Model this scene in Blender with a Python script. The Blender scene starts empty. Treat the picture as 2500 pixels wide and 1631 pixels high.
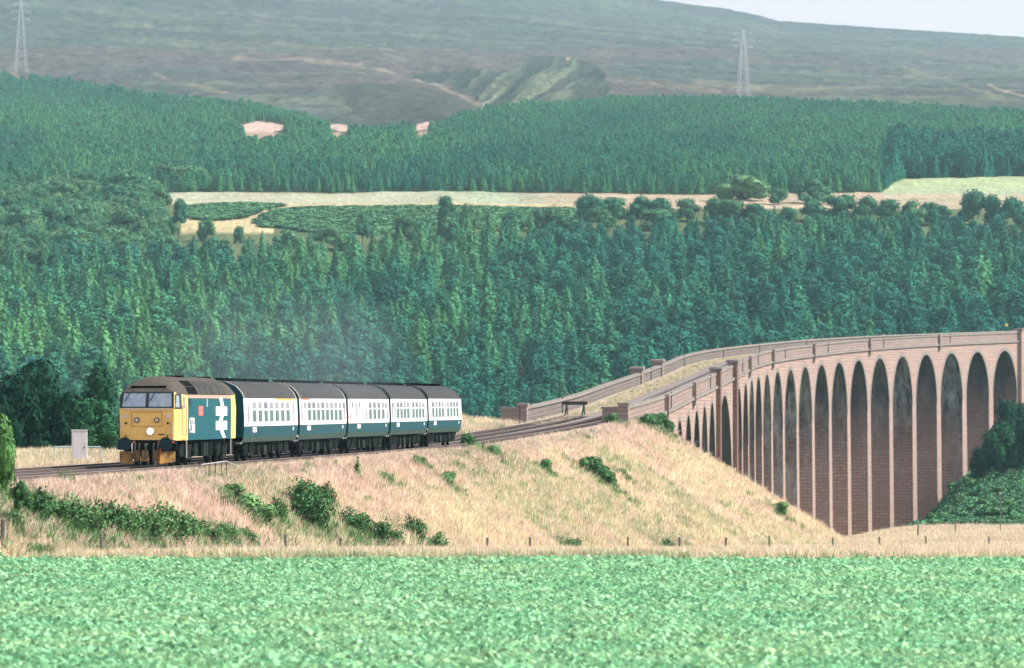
import bpy, math, random
import numpy as np
from mathutils import Vector, Matrix

# ------------------------------------------------------------------ camera, sky, sun, exposure
F_PX = 14535.0          # focal length in photo pixels (2500 wide)
TILT = math.atan(172.5 / F_PX)
scene = bpy.context.scene
COL = scene.collection
cam_data = bpy.data.cameras.new('camera')
cam = bpy.data.objects.new('camera', cam_data)
COL.objects.link(cam)
cam.location = (0, 0, 0)
cam.rotation_euler = (math.pi / 2 + TILT, 0, 0)
cam_data.sensor_width = 36.0
cam_data.lens = 36.0 * F_PX / 2500.0
cam_data.clip_start = 0.5
cam_data.clip_end = 30000.0
cam_data.dof.use_dof = True
cam_data.dof.focus_distance = 300.0
cam_data.dof.aperture_fstop = 2.8
scene.camera = cam

SUN_EL = 44.0
SUN_AZ = 94.5           # degrees from +y (view direction) towards +x (right)
world = bpy.data.worlds.new('World')
scene.world = world
world.use_nodes = True
wn = world.node_tree
bg = wn.nodes['Background']
sky = wn.nodes.new('ShaderNodeTexSky')
sky.sky_type = 'NISHITA'
sky.sun_disc = False
sky.sun_elevation = math.radians(SUN_EL)
sky.sun_rotation = math.radians(SUN_AZ)
sky.air_density = 0.7
sky.dust_density = 4.0
sky.ozone_density = 1.0
sky.altitude = 100
# thin bright summer overcast veil over the whole sky
veil = wn.nodes.new('ShaderNodeMix'); veil.data_type = 'RGBA'
veil.inputs['B'].default_value = (7.8, 6.2, 6.7, 1)
_tc = wn.nodes.new('ShaderNodeTexCoord'); _sx = wn.nodes.new('ShaderNodeSeparateXYZ'); _mr = wn.nodes.new('ShaderNodeMapRange')
wn.links.new(_tc.outputs['Generated'], _sx.inputs[0]); wn.links.new(_sx.outputs['Z'], _mr.inputs['Value'])
_mr.inputs['From Min'].default_value = 0.0; _mr.inputs['From Max'].default_value = 0.6      # a milky horizon thinning overhead
_mr.inputs['To Min'].default_value = 0.85; _mr.inputs['To Max'].default_value = 0.15
wn.links.new(_mr.outputs[0], veil.inputs['Factor'])
wn.links.new(sky.outputs[0], veil.inputs['A'])
wn.links.new(veil.outputs['Result'], bg.inputs[0])
bg.inputs[1].default_value = 0.11
sun_data = bpy.data.lights.new('sun', 'SUN')
sun_data.energy = 3.9
sun_data.angle = math.radians(1.5)
sun_data.color = (1.0, 0.93, 0.84)
sun = bpy.data.objects.new('sun', sun_data)
COL.objects.link(sun)
_az, _el = math.radians(SUN_AZ), math.radians(SUN_EL)
sdir = Vector((math.sin(_az) * math.cos(_el), math.cos(_az) * math.cos(_el), math.sin(_el)))
sun.rotation_euler = sdir.to_track_quat('Z', 'Y').to_euler()
scene.view_settings.view_transform = 'Standard'
scene.view_settings.look = 'None'
scene.view_settings.exposure = 0.92
scene.view_settings.gamma = 1.0
scene.view_settings.use_curve_mapping = False
scene.render.engine = 'CYCLES'
scene.cycles.max_bounces = 5
scene.cycles.diffuse_bounces = 2
scene.cycles.glossy_bounces = 2
scene.cycles.transmission_bounces = 2
scene.cycles.volume_bounces = 0
scene.cycles.use_denoising = True
scene.cycles.volume_step_rate = 4.0
HAZE_DENSITY = 0.000072

rng = np.random.default_rng(7)
random.seed(7)

# ------------------------------------------------------------------ helpers
def P(u, v, D):
    """point at distance D along the view axis seen at photo pixel (u, v); u, v, D may be arrays"""
    a = (np.asarray(u, float) - 1250) / F_PX
    b = (815.5 - np.asarray(v, float)) / F_PX
    y = math.cos(TILT) - b * math.sin(TILT)
    z = math.sin(TILT) + b * math.cos(TILT)
    return np.stack(np.broadcast_arrays(a * D / y, D * np.ones_like(y), z * D / y), -1)

def zof(v, D):
    return P(1250, v, D)[..., 2]

def uof(X, Y):
    return 1250 + F_PX * np.asarray(X) / (np.asarray(Y)) * 1.0001

def vof(Z, Y):
    """photo row of height Z at distance Y"""
    e = np.arctan2(Z, Y) - TILT
    return 815.5 - F_PX * np.tan(e)

def vnoise(x, y, seed=0):
    x = np.asarray(x, float); y = np.asarray(y, float)
    xi = np.floor(x).astype(np.int64); yi = np.floor(y).astype(np.int64)
    fx = x - xi; fy = y - yi
    fx = fx * fx * (3 - 2 * fx); fy = fy * fy * (3 - 2 * fy)
    def h(a, b):
        n = (a * 374761393 + b * 668265263 + seed * 974711) & 0x7fffffff
        n = ((n ^ (n >> 13)) * 1274126177) & 0x7fffffff
        n = (n ^ (n >> 16)) & 0xffff
        return n / 65535.0
    return ((h(xi, yi) * (1 - fx) + h(xi + 1, yi) * fx) * (1 - fy)
            + (h(xi, yi + 1) * (1 - fx) + h(xi + 1, yi + 1) * fx) * fy)

def fbm(x, y, seed=0, octs=4):
    s = 0; a = 0.5; t = 0
    for i in range(octs):
        s = s + a * vnoise(x * 2 ** i, y * 2 ** i, seed + i * 17); t += a; a *= 0.5
    return s / t

def smooth(x):
    x = np.clip(x, 0, 1); return x * x * (3 - 2 * x)

def link(name, me, mats=None, parent=None, smooth_shade=False):
    o = bpy.data.objects.new(name, me)
    COL.objects.link(o)
    if mats is not None and len(me.materials) == 0:
        for m in (mats if isinstance(mats, (list, tuple)) else [mats]):
            me.materials.append(m)
    if parent is not None:
        o.parent = parent
    if smooth_shade:
        me.polygons.foreach_set('use_smooth', np.ones(len(me.polygons), bool))
    return o

def tag(o, label=None, cat=None, group=None, kind=None):
    if label: o['label'] = label
    if cat: o['category'] = cat
    if group: o['group'] = group
    if kind: o['kind'] = kind
    return o

def empty(name, loc, rz=0.0, label=None, cat=None, group=None):
    o = bpy.data.objects.new(name, None)
    COL.objects.link(o)
    o.location = loc
    o.rotation_euler = (0, 0, rz)
    o.empty_display_size = 0.2
    return tag(o, label, cat, group)

def copy_tree(o, parent=None):
    c = o.copy(); COL.objects.link(c); c.parent = parent
    for ch in list(o.children):
        copy_tree(ch, c)
    return c

def np_mesh(name, V, Fc, attrs=None, mat_idx=None):
    """V (n,3), Fc (m,k) -> mesh; attrs {name: (domain, type, data)}"""
    me = bpy.data.meshes.new(name)
    V = np.ascontiguousarray(V, np.float32); Fc = np.ascontiguousarray(Fc, np.int32)
    m, k = Fc.shape
    me.vertices.add(len(V)); me.vertices.foreach_set('co', V.ravel())
    me.loops.add(m * k); me.loops.foreach_set('vertex_index', Fc.ravel())
    me.polygons.add(m)
    me.polygons.foreach_set('loop_start', np.arange(m, dtype=np.int32) * k)
    try:
        me.polygons.foreach_set('loop_total', np.full(m, k, np.int32))
    except Exception:
        pass
    if mat_idx is not None:
        me.polygons.foreach_set('material_index', np.asarray(mat_idx, np.int32))
    me.update(calc_edges=True)
    for n, (dom, typ, dat) in (attrs or {}).items():
        a = me.attributes.new(n, typ, dom)
        key = {'FLOAT': 'value', 'FLOAT_COLOR': 'color', 'INT': 'value', 'FLOAT_VECTOR': 'vector', 'FLOAT2': 'vector'}[typ]
        a.data.foreach_set(key, np.ascontiguousarray(dat, np.int32 if typ == 'INT' else np.float32).ravel())
    me.validate()
    return me

class MB:
    """collects shapes into one mesh; faces may have per-face uv"""
    def __init__(s):
        s.v = []; s.f = []; s.uv = []
    def add(s, vs, fs, uvs=None):
        b = len(s.v); s.v += [tuple(map(float, p)) for p in vs]
        for i, f in enumerate(fs):
            s.f.append([b + j for j in f])
            s.uv.append(uvs[i] if uvs else None)
        return s
    def box(s, x0, x1, y0, y1, z0, z1):
        vs = [(x, y, z) for z in (z0, z1) for y in (y0, y1) for x in (x0, x1)]
        return s.add(vs, [(0, 2, 3, 1), (4, 5, 7, 6), (0, 1, 5, 4), (2, 6, 7, 3), (0, 4, 6, 2), (1, 3, 7, 5)])
    def bar(s, p, q, r, n=6):
        p = Vector(p); q = Vector(q); d = (q - p)
        if d.length < 1e-6: return s
        d.normalize(); a = d.orthogonal().normalized(); b = d.cross(a)
        vs = []
        for c in (p, q):
            for i in range(n):
                t = 2 * math.pi * i / n
                vs.append(c + (a * math.cos(t) + b * math.sin(t)) * r)
        fs = [(i, (i + 1) % n, n + (i + 1) % n, n + i) for i in range(n)]
        fs += [tuple(range(n - 1, -1, -1)), tuple(range(n, 2 * n))]
        return s.add(vs, fs)
    def tube(s, pts, r, n=6):
        for a, b in zip(pts[:-1], pts[1:]): s.bar(a, b, r, n)
        return s
    def quad(s, a, b, c, d, uv=None):
        return s.add([a, b, c, d], [(0, 1, 2, 3)], [uv] if uv else None)
    def prism(s, poly, y0, y1):
        """poly of (x, z), extruded over y"""
        n = len(poly)
        vs = [(x, y0, z) for x, z in poly] + [(x, y1, z) for x, z in poly]
        fs = [(i, (i + 1) % n, n + (i + 1) % n, n + i) for i in range(n)]
        fs += [tuple(range(n - 1, -1, -1)), tuple(range(n, 2 * n))]
        return s.add(vs, fs)
    def mesh(s, name):
        me = bpy.data.meshes.new(name)
        me.from_pydata(s.v, [], s.f)
        if any(u is not None for u in s.uv):
            l = me.uv_layers.new(name='UVMap')
            k = 0
            for f, u in zip(s.f, s.uv):
                for j in range(len(f)):
                    if u is not None: l.data[k].uv = u[j]
                    k += 1
        me.update()
        return me
    def build(s, name, mat, parent=None, bevel=0, smooth_shade=False):
        o = link(name, s.mesh(name), mat, parent, smooth_shade)
        if bevel:
            m = o.modifiers.new('bevel', 'BEVEL'); m.width = bevel; m.segments = 2; m.limit_method = 'ANGLE'
        return o

# ------------------------------------------------------------------ materials
def mat(name, col, rough=0.8, metal=0.0, spec=0.3, noise=0.0, nscale=4.0, noise2=None, emit=None, coat=0.0, bump=0.0):
    m = bpy.data.materials.new(name); m.use_nodes = True
    nt = m.node_tree; b = nt.nodes['Principled BSDF']
    b.inputs['Base Color'].default_value = (*col, 1)
    b.inputs['Roughness'].default_value = rough
    b.inputs['Metallic'].default_value = metal
    b.inputs['Specular IOR Level'].default_value = spec
    if coat: b.inputs['Coat Weight'].default_value = coat
    if emit:
        b.inputs['Emission Color'].default_value = (*emit[0], 1); b.inputs['Emission Strength'].default_value = emit[1]
    if noise:
        tc = nt.nodes.new('ShaderNodeTexCoord'); n = nt.nodes.new('ShaderNodeTexNoise')
        n.inputs['Scale'].default_value = nscale; n.inputs['Detail'].default_value = 6
        n.inputs['Roughness'].default_value = 0.65
        nt.links.new(tc.outputs['Object'], n.inputs['Vector'])
        r = nt.nodes.new('ShaderNodeMapRange')
        r.inputs['From Min'].default_value = 0.3; r.inputs['From Max'].default_value = 0.7
        nt.links.new(n.outputs['Fac'], r.inputs['Value'])
        mx = nt.nodes.new('ShaderNodeMix'); mx.data_type = 'RGBA'
        c2 = noise2 if noise2 else tuple(c * (1 - noise) for c in col)
        mx.inputs['A'].default_value = (*col, 1); mx.inputs['B'].default_value = (*c2, 1)
        nt.links.new(r.outputs[0], mx.inputs['Factor'])
        nt.links.new(mx.outputs['Result'], b.inputs['Base Color'])
        if bump:
            bp = nt.nodes.new('ShaderNodeBump'); bp.inputs['Strength'].default_value = bump
            nt.links.new(n.outputs['Fac'], bp.inputs['Height']); nt.links.new(bp.outputs[0], b.inputs['Normal'])
    return m

def attr_node(nt, name, typ='GEOMETRY'):
    a = nt.nodes.new('ShaderNodeAttribute'); a.attribute_type = typ; a.attribute_name = name
    return a

def foliage_mat(name, ca, cb, dark=0.45, translucent=0.0, rough=0.75, vary=0.35, spec=0.04):
    """leaf colour runs from ca to cb with the plant's own 'tint', each leaf varies by 'fr'"""
    m = bpy.data.materials.new(name); m.use_nodes = True
    nt = m.node_tree; b = nt.nodes['Principled BSDF']; L = nt.links.new
    t = attr_node(nt, 'tint', 'INSTANCER'); fr = attr_node(nt, 'fr')
    oi = nt.nodes.new('ShaderNodeObjectInfo')
    mx = nt.nodes.new('ShaderNodeMix'); mx.data_type = 'RGBA'
    mx.inputs['A'].default_value = (*ca, 1); mx.inputs['B'].default_value = (*cb, 1)
    L(t.outputs['Fac'], mx.inputs['Factor'])
    mr = nt.nodes.new('ShaderNodeMapRange')
    mr.inputs['To Min'].default_value = 1 - vary; mr.inputs['To Max'].default_value = 1 + vary
    L(fr.outputs['Fac'], mr.inputs['Value'])
    mo = nt.nodes.new('ShaderNodeMapRange')
    mo.inputs['To Min'].default_value = 0.80; mo.inputs['To Max'].default_value = 1.20
    L(oi.outputs['Random'], mo.inputs['Value'])
    mm = nt.nodes.new('ShaderNodeMath'); mm.operation = 'MULTIPLY'
    L(mr.outputs[0], mm.inputs[0]); L(mo.outputs[0], mm.inputs[1])
    vm = nt.nodes.new('ShaderNodeVectorMath'); vm.operation = 'SCALE'
    L(mx.outputs['Result'], vm.inputs[0]); L(mm.outputs[0], vm.inputs['Scale'])
    L(vm.outputs[0], b.inputs['Base Color'])
    b.inputs['Roughness'].default_value = rough
    b.inputs['Specular IOR Level'].default_value = spec
    if translucent:
        tr = nt.nodes.new('ShaderNodeBsdfTranslucent'); L(vm.outputs[0], tr.inputs[0])
        ms = nt.nodes.new('ShaderNodeMixShader'); ms.inputs[0].default_value = translucent
        L(b.outputs[0], ms.inputs[1]); L(tr.outputs[0], ms.inputs[2])
        L(ms.outputs[0], nt.nodes['Material Output'].inputs[0])
    return m

# ------------------------------------------------------------------ instancing for stuff only
def scatter(name, pts, scl, rot, tint, which, protos, kind='stuff', mats=None):
    """one object of kind stuff: small plants nobody could count, laid on points by geometry nodes"""
    n = len(pts)
    me = bpy.data.meshes.new(name)
    me.vertices.add(n); me.vertices.foreach_set('co', np.ascontiguousarray(pts, np.float32).ravel())
    me.update()
    def at(nm, typ, d, key):
        a = me.attributes.new(nm, typ, 'POINT'); a.data.foreach_set(key, np.ascontiguousarray(d).ravel())
    at('scl', 'FLOAT_VECTOR', np.asarray(scl, np.float32), 'vector')
    at('rot', 'FLOAT_VECTOR', np.asarray(rot, np.float32), 'vector')
    at('tint', 'FLOAT', np.asarray(tint, np.float32), 'value')
    at('which', 'INT', np.asarray(which, np.int32), 'value')
    o = bpy.data.objects.new(name, me); COL.objects.link(o)
    if kind: o['kind'] = kind
    c = bpy.data.collections.new(name + '_kinds')
    for i, pm in enumerate(protos):
        c.objects.link(bpy.data.objects.new('%s_kind_%02d' % (name, i), pm))
    g = bpy.data.node_groups.new(name, 'GeometryNodeTree')
    g.interface.new_socket('Geometry', in_out='INPUT', socket_type='NodeSocketGeometry')
    g.interface.new_socket('Geometry', in_out='OUTPUT', socket_type='NodeSocketGeometry')
    N = g.nodes.new; L = g.links.new
    gi = N('NodeGroupInput'); go = N('NodeGroupOutput')
    ci = N('GeometryNodeCollectionInfo'); ci.inputs['Collection'].default_value = c
    ci.inputs['Separate Children'].default_value = True; ci.inputs['Reset Children'].default_value = True
    ip = N('GeometryNodeInstanceOnPoints'); ip.inputs['Pick Instance'].default_value = True
    def na(nm, typ):
        x = N('GeometryNodeInputNamedAttribute'); x.data_type = typ; x.inputs['Name'].default_value = nm
        return x.outputs['Attribute']
    er = N('FunctionNodeEulerToRotation'); L(na('rot', 'FLOAT_VECTOR'), er.inputs[0])
    L(gi.outputs[0], ip.inputs['Points']); L(ci.outputs[0], ip.inputs['Instance'])
    L(na('which', 'INT'), ip.inputs['Instance Index'])
    L(er.outputs[0], ip.inputs['Rotation']); L(na('scl', 'FLOAT_VECTOR'), ip.inputs['Scale'])
    L(ip.outputs[0], go.inputs[0])
    md = o.modifiers.new('place', 'NODES'); md.node_group = g
    return o
# ------------------------------------------------------------------ the railway's line through the place
# outer (right-hand) face of the viaduct and its continuation along the embankment, found from the arches
ARCH_U = [1637, 1659, 1680, 1701, 1720, 1737.5, 1766, 1807, 1820, 1834, 1849, 1870.5, 1895, 1927.5, 1963.6,
          2003.5, 2047, 2093, 2146, 2201, 2259, 2321, 2384.6, 2450]
PITCH, PIER, CLEAR = 17.7, 2.85, 14.85
def _gap(i):
    return 28.0 if i in (5, 6) else PITCH       # the one wide span stands between two broad piers
_Y = [560.0]
_X = [(ARCH_U[0] - 1250) / F_PX * 560.0]
for i in range(len(ARCH_U) - 1):
    g = _gap(i); a = (ARCH_U[i + 1] - 1250) / F_PX
    lo, hi = _Y[-1], _Y[-1] + g
    for _ in range(40):
        mid = (lo + hi) / 2
        if math.hypot(mid - _Y[-1], a * mid - _X[-1]) < g: lo = mid
        else: hi = mid
    _Y.append(lo); _X.append(a * lo)
_py = [40, 120, 255, 375, 495] + _Y
_px = [-32.4, -25.2, -12.8, -2.0, 9.5] + _X
_h = 0.36
for k in range(12):
    _py.append(_py[-1] + 17.7 * math.cos(_h)); _px.append(_px[-1] + 17.7 * math.sin(_h)); _h += 0.019
yy = np.arange(40, _py[-1], 1.0)
xx = np.interp(yy, _py, _px)
def gsm(a, sg):
    k = np.arange(-3 * sg, 3 * sg + 1); w = np.exp(-k ** 2 / (2.0 * sg * sg)); w /= w.sum()
    n = len(k) // 2
    pad = np.concatenate([2 * a[0] - a[n:0:-1], a, 2 * a[-1] - a[-2:-n - 2:-1]])
    return np.convolve(pad, w, 'valid')
xx = gsm(xx, 14)
seg = np.hypot(np.diff(xx), np.diff(yy)); ss = np.concatenate([[0], np.cumsum(seg)])
S_END = ss[-1]
tx = np.gradient(xx, ss); ty = np.gradient(yy, ss)
def s_of_y(y): return np.interp(y, yy, ss)
def XW(y): return np.interp(y, yy, xx)
def W(s, o=0.0, z=0.0):
    """point on the railway's frame: s along the line, o to the right of the viaduct's outer face, z height"""
    s = np.asarray(s, float)
    x = np.interp(s, ss, xx); y = np.interp(s, ss, yy)
    a = np.interp(s, ss, tx); b = np.interp(s, ss, ty)
    return np.stack(np.broadcast_arrays(x + b * o, y - a * o, z + 0 * s), -1)
def heading(s): return math.atan2(np.interp(s, ss, tx), np.interp(s, ss, ty))
def s_of_u(u):
    uu = uof(xx, yy); k = yy > 480
    return float(np.interp(u, uu[k], ss[k]))
_str = [(1529, 1034.7), (1624.7, 1003), (1691, 969), (1752, 941), (1786, 923), (1828, 899.5), (1881, 882), (1981, 866.4),
        (2116, 851.2), (2287, 839.8), (2485, 831.4)]
_ys = [40, 255, 330, 380, 440]; _zs = [-2.95, -2.95, -2.93, -2.85, -2.3]
for u, v in _str:
    s = s_of_u(u); y = float(np.interp(s, ss, yy)); _ys.append(y); _zs.append(float(zof(v, y)))
_ys.append(1300); _zs.append(_zs[-1] + 0.024 * (1300 - _ys[-2]))
zst = gsm(np.interp(yy, _ys, _zs), 12)
def z_str(s): return np.interp(s, ss, zst)          # level of the string course, formation level
def z_rail(s): return z_str(s) + 0.30
TRACK_O, SIDING_O = -2.7, -6.1
HALL = 8.8

# ------------------------------------------------------------------ terrain heights
_bu = np.array([-900, 0, 1200, 2000, 2132, 2187, 2238, 2299, 2352, 2420, 2500, 3100.])
_bY = np.array([186, 300, 450, 650, 750, 860, 930, 1000, 1100, 1220.])
_bv = np.array([
    [1370] * 12,
    [1359, 1359, 1359, 1358, 1354, 1353, 1352, 1351, 1350, 1350, 1350, 1350],
    [1352, 1352, 1352, 1346, 1328, 1322, 1318, 1318, 1318, 1318, 1318, 1318],
    [1348, 1348, 1348, 1338, 1312, 1300, 1294, 1291, 1290, 1290, 1290, 1290],
    [1345, 1345, 1345, 1336, 1312, 1301, 1291, 1284, 1278, 1274, 1270, 1262],
    [1342, 1342, 1342, 1336, 1318, 1308, 1300, 1268, 1232, 1205, 1190, 1170],
    [1340, 1340, 1340, 1336, 1318, 1308, 1298, 1248, 1184, 1145, 1110, 1060],
    [1320, 1320, 1320, 1336, 1318, 1308, 1298, 1240, 1170, 1120, 1080, 1020],
    [1240, 1240, 1240, 1280, 1270, 1250, 1230, 1190, 1140, 1100, 1060, 1010],
    [1150] * 12,
], float)
def base_v(u, Y):
    u = np.clip(u, _bu[0], _bu[-1]); Yc = np.clip(Y, 186, 1220)
    i = np.clip(np.searchsorted(_bY, Yc, 'right') - 1, 0, len(_bY) - 2)
    j = np.clip(np.searchsorted(_bu, u, 'right') - 1, 0, len(_bu) - 2)
    fy = (Yc - _bY[i]) / (_bY[i + 1] - _bY[i]); fu = (u - _bu[j]) / (_bu[j + 1] - _bu[j])
    return ((_bv[i, j] * (1 - fu) + _bv[i, j + 1] * fu) * (1 - fy)
            + (_bv[i + 1, j] * (1 - fu) + _bv[i + 1, j + 1] * fu) * fy)
_zbreak = float(zof(1370, 186))
def base_z(X, Y):
    X = np.asarray(X, float); Y = np.asarray(Y, float)
    z = zof(base_v(uof(X, np.maximum(Y, 50)), Y), Y)
    near = _zbreak + (Y - 186) * 0.0
    bank = np.interp(Y, [0, 12, 70], [-1.7, -2.0, _zbreak])
    return np.where(Y < 186, np.where(Y < 70, bank, near), z)
Y_ABUT = 515.0
def emb_z(X, Y):
    """the grassy railway embankment, ending in a quarter cone at the viaduct"""
    X = np.asarray(X, float); Y = np.asarray(Y, float)
    Yc = np.minimum(Y, Y_ABUT)
    hd = np.interp(Yc, yy, tx)
    o = (X - XW(Yc)) * np.sqrt(1 - hd ** 2)
    top = np.interp(Yc, yy, zst) - 0.03
    wl = np.interp(Yc, [40, 290, 330, 470, 500], [22, 20, 9, 9, 1.5])
    dr = np.maximum(0, o - 0.35); dl = np.maximum(0, -(o + HALL + wl))
    beyond = np.maximum(0, Y - Y_ABUT)
    d = np.hypot(np.maximum(dr, dl), beyond)
    hump = smooth((-(o + 9.5)) / 3.0) * np.interp(Yc, [40, 260, 380, 420, 475, 500], [.1, .15, .3, .85, .75, 0.0])
    lip = 0.10 * np.exp(-((o - 0.1) / 0.5) ** 2) * (Y < 480)
    return top + hump * (dl < 3) + lip - d / 1.62
def land_z(X, Y):
    b = base_z(X, Y); e = emb_z(X, Y)
    k = 0.5
    h = np.clip((e - b) / k * 0.5 + 0.5, 0, 1)
    z = b * (1 - h) + e * h + k * h * (1 - h) * 0.5
    return z

def lerpc(a, b, t):
    t = np.asarray(t)[..., None]; return np.asarray(a) * (1 - t) + np.asarray(b) * t

# near ground: field, verge, embankment, valley floor
Yl = np.concatenate([np.arange(4, 90, 6), np.arange(90, 150, 4), np.arange(150, 185, 1.5), np.arange(185, 300, 1.0), np.arange(300, 540, 1.8),
                     np.arange(540, 700, 6), np.arange(700, 1221, 10), [1224]])
az = np.linspace(-0.155, 0.155, 330)
AZ, YY = np.meshgrid(az, Yl)
XX = AZ * YY + np.where(YY < 150, np.sign(AZ) * (150 - YY) * 0.1 * np.abs(AZ) / 0.155, 0)
ZZ = land_z(XX, YY)
bump = (fbm(XX * .8, YY * .8, 3) - .5) * 0.22 + (fbm(XX * .15, YY * .15, 9) - .5) * 0.5
on_line = (XX - XW(np.minimum(YY, Y_ABUT)))
flat = np.exp(-((np.clip(on_line, -9.5, 0.3) - on_line) / 1.2) ** 2)
ZZ = ZZ + bump * (1 - flat) * np.where(YY < 190, 0.3, 1.0)
UU, VV = uof(XX, YY), vof(ZZ, YY)
n1 = fbm(XX * .35, YY * .18, 21); n2 = fbm(XX * 1.3, YY * .9, 31); n3 = fbm(XX * .09, YY * .05, 41)
tan_ = lerpc((.50, .43, .29), (.52, .40, .31), np.clip((n1 - .35) * 3, 0, 1))
tan_ = lerpc(tan_, (.30, .31, .14), np.clip((n2 - .55) * 3, 0, .6))
tan_ = lerpc(tan_, (.33, .34, .18), np.clip((n3 - .5) * 4, 0, .55))
crop = lerpc((.10, .20, .09), (.15, .12, .07), np.clip((n2 - .5) * 4, 0, 1))
bracken = lerpc((.045, .11, .055), (.14, .15, .07), np.clip((n1 - .5) * 5, 0, 1))
valley = lerpc(tan_, (.14, .22, .11), np.clip((n1 - .38) * 4, 0, .8))
c = tan_.copy()
c[YY < 186] = crop[YY < 186]
k = (YY > 330) & (emb_z(XX, YY) < base_z(XX, YY)); c[k] = valley[k]
k = (YY > 655) & (UU > 2170 + 20 * n2 * 2); c[k] = bracken[k]
k = (YY > 990); c[k] = (.035, .06, .03)
k = (flat > .6) & (YY < 520); c[k] = lerpc((.16, .13, .115), (.22, .19, .16), n2)[k]
m, n = XX.shape
idx = np.arange(m * n).reshape(m, n)
Fq = np.stack([idx[:-1, :-1], idx[:-1, 1:], idx[1:, 1:], idx[1:, :-1]], -1).reshape(-1, 4)
col = np.concatenate([c.reshape(-1, 3), np.ones((m * n, 1))], 1)
g_me = np_mesh('ground', np.stack([XX, YY, ZZ], -1).reshape(-1, 3), Fq, {'tone': ('POINT', 'FLOAT_COLOR', col)})

def land_mat(name, scales, strength, bumpd=0.05):
    m = bpy.data.materials.new(name); m.use_nodes = True
    nt = m.node_tree; b = nt.nodes['Principled BSDF']; L = nt.links.new
    a = attr_node(nt, 'tone')
    geo = nt.nodes.new('ShaderNodeNewGeometry')
    prev = a.outputs['Color']; nf = None
    for (sx, sy, sz), st in zip(scales, strength):
        mp = nt.nodes.new('ShaderNodeMapping'); mp.inputs['Scale'].default_value = (sx, sy, sz)
        L(geo.outputs['Position'], mp.inputs['Vector'])
        n_ = nt.nodes.new('ShaderNodeTexNoise'); n_.inputs['Scale'].default_value = 1.0; n_.inputs['Detail'].default_value = 5
        n_.inputs['Roughness'].default_value = .7
        L(mp.outputs[0], n_.inputs['Vector'])
        r = nt.nodes.new('ShaderNodeMapRange'); r.inputs['From Min'].default_value = .25; r.inputs['From Max'].default_value = .75
        r.inputs['To Min'].default_value = 1 - st; r.inputs['To Max'].default_value = 1 + st
        L(n_.outputs['Fac'], r.inputs['Value'])
        v = nt.nodes.new('ShaderNodeVectorMath'); v.operation = 'SCALE'
        L(prev, v.inputs[0]); L(r.outputs[0], v.inputs['Scale']); prev = v.outputs[0]; nf = n_
    L(prev, b.inputs['Base Color'])
    b.inputs['Roughness'].default_value = 0.95; b.inputs['Specular IOR Level'].default_value = 0.0
    bp = nt.nodes.new('ShaderNodeBump'); bp.inputs['Distance'].default_value = bumpd; bp.inputs['Strength'].default_value = .8
    L(nf.outputs['Fac'], bp.inputs['Height']); L(bp.outputs[0], b.inputs['Normal'])
    return m
M_LAND = land_mat('ground cover', [(.5, .5, .5), (6, 4, 6)], [.18, .3], .08)
tag(link('ground', g_me, M_LAND, smooth_shade=True), 'farmland, embankment and valley floor', kind='structure')

# ------------------------------------------------------------------ the far hillside, row by row up to the skyline
SKY_U = np.array([-900, 0, 900, 1480, 1618, 1780, 1845, 1901, 1985, 2195, 2500, 3300.])
SKY_V = np.array([-330, -200, -90, -18, 1, 22, 36, 51, 57, 71, 90, 118.])
HV = np.array([1150, 1050, 900, 700, 520, 440, 330, 240.]); HY = np.array([1220, 1290, 1410, 1590, 1800, 1960, 2550, 3300.])
def hill_Y(u, v):
    u = np.asarray(u, float); v = np.asarray(v, float)
    lo = np.exp(np.interp(-v, -HV, np.log(HY)))
    t = np.clip((240 - v) / (240 - np.interp(u, SKY_U, SKY_V)), 0, 1)
    return np.where(v >= 240, lo, 3300 * (8500 / 3300) ** t)
rows_lo = np.concatenate([np.arange(1150, 560, -9.0), np.arange(560, 420, -1.9), np.arange(420, 330, -4), np.arange(330, 240, -3.0)])
NT_ = 150
hu = np.linspace(-620, 3120, 760)
Vg = np.concatenate([np.repeat(rows_lo[:, None], len(hu), 1),
                     240 - (240 - np.interp(hu, SKY_U, SKY_V))[None, :] * np.linspace(0, 1, NT_)[:, None]])
Ug = np.repeat(hu[None, :], Vg.shape[0], 0)
Yg = hill_Y(Ug, Vg)
Pg = P(Ug, Vg, Yg)
def inpoly(u, v, poly):
    r = np.zeros(np.shape(u), bool); n = len(poly)
    for i in range(n):
        x0, y0 = poly[i]; x1, y1 = poly[(i + 1) % n]
        cnd = ((y0 > v) != (y1 > v)) & (u < (x1 - x0) * (v - y0) / (y1 - y0 + 1e-9) + x0)
        r ^= cnd
    return r
def near_line(u, v, pts, w, sy=1.0):
    d = np.full(np.shape(u), 1e9)
    for (x0, y0), (x1, y1) in zip(pts[:-1], pts[1:]):
        dx, dy = x1 - x0, (y1 - y0) * sy
        t = np.clip(((u - x0) * dx + (v - y0) * sy * dy) / (dx * dx + dy * dy), 0, 1)
        d = np.minimum(d, np.hypot(u - x0 - t * dx, (v - y0) * sy - t * dy))
    return np.exp(-(d / w) ** 2)
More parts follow.
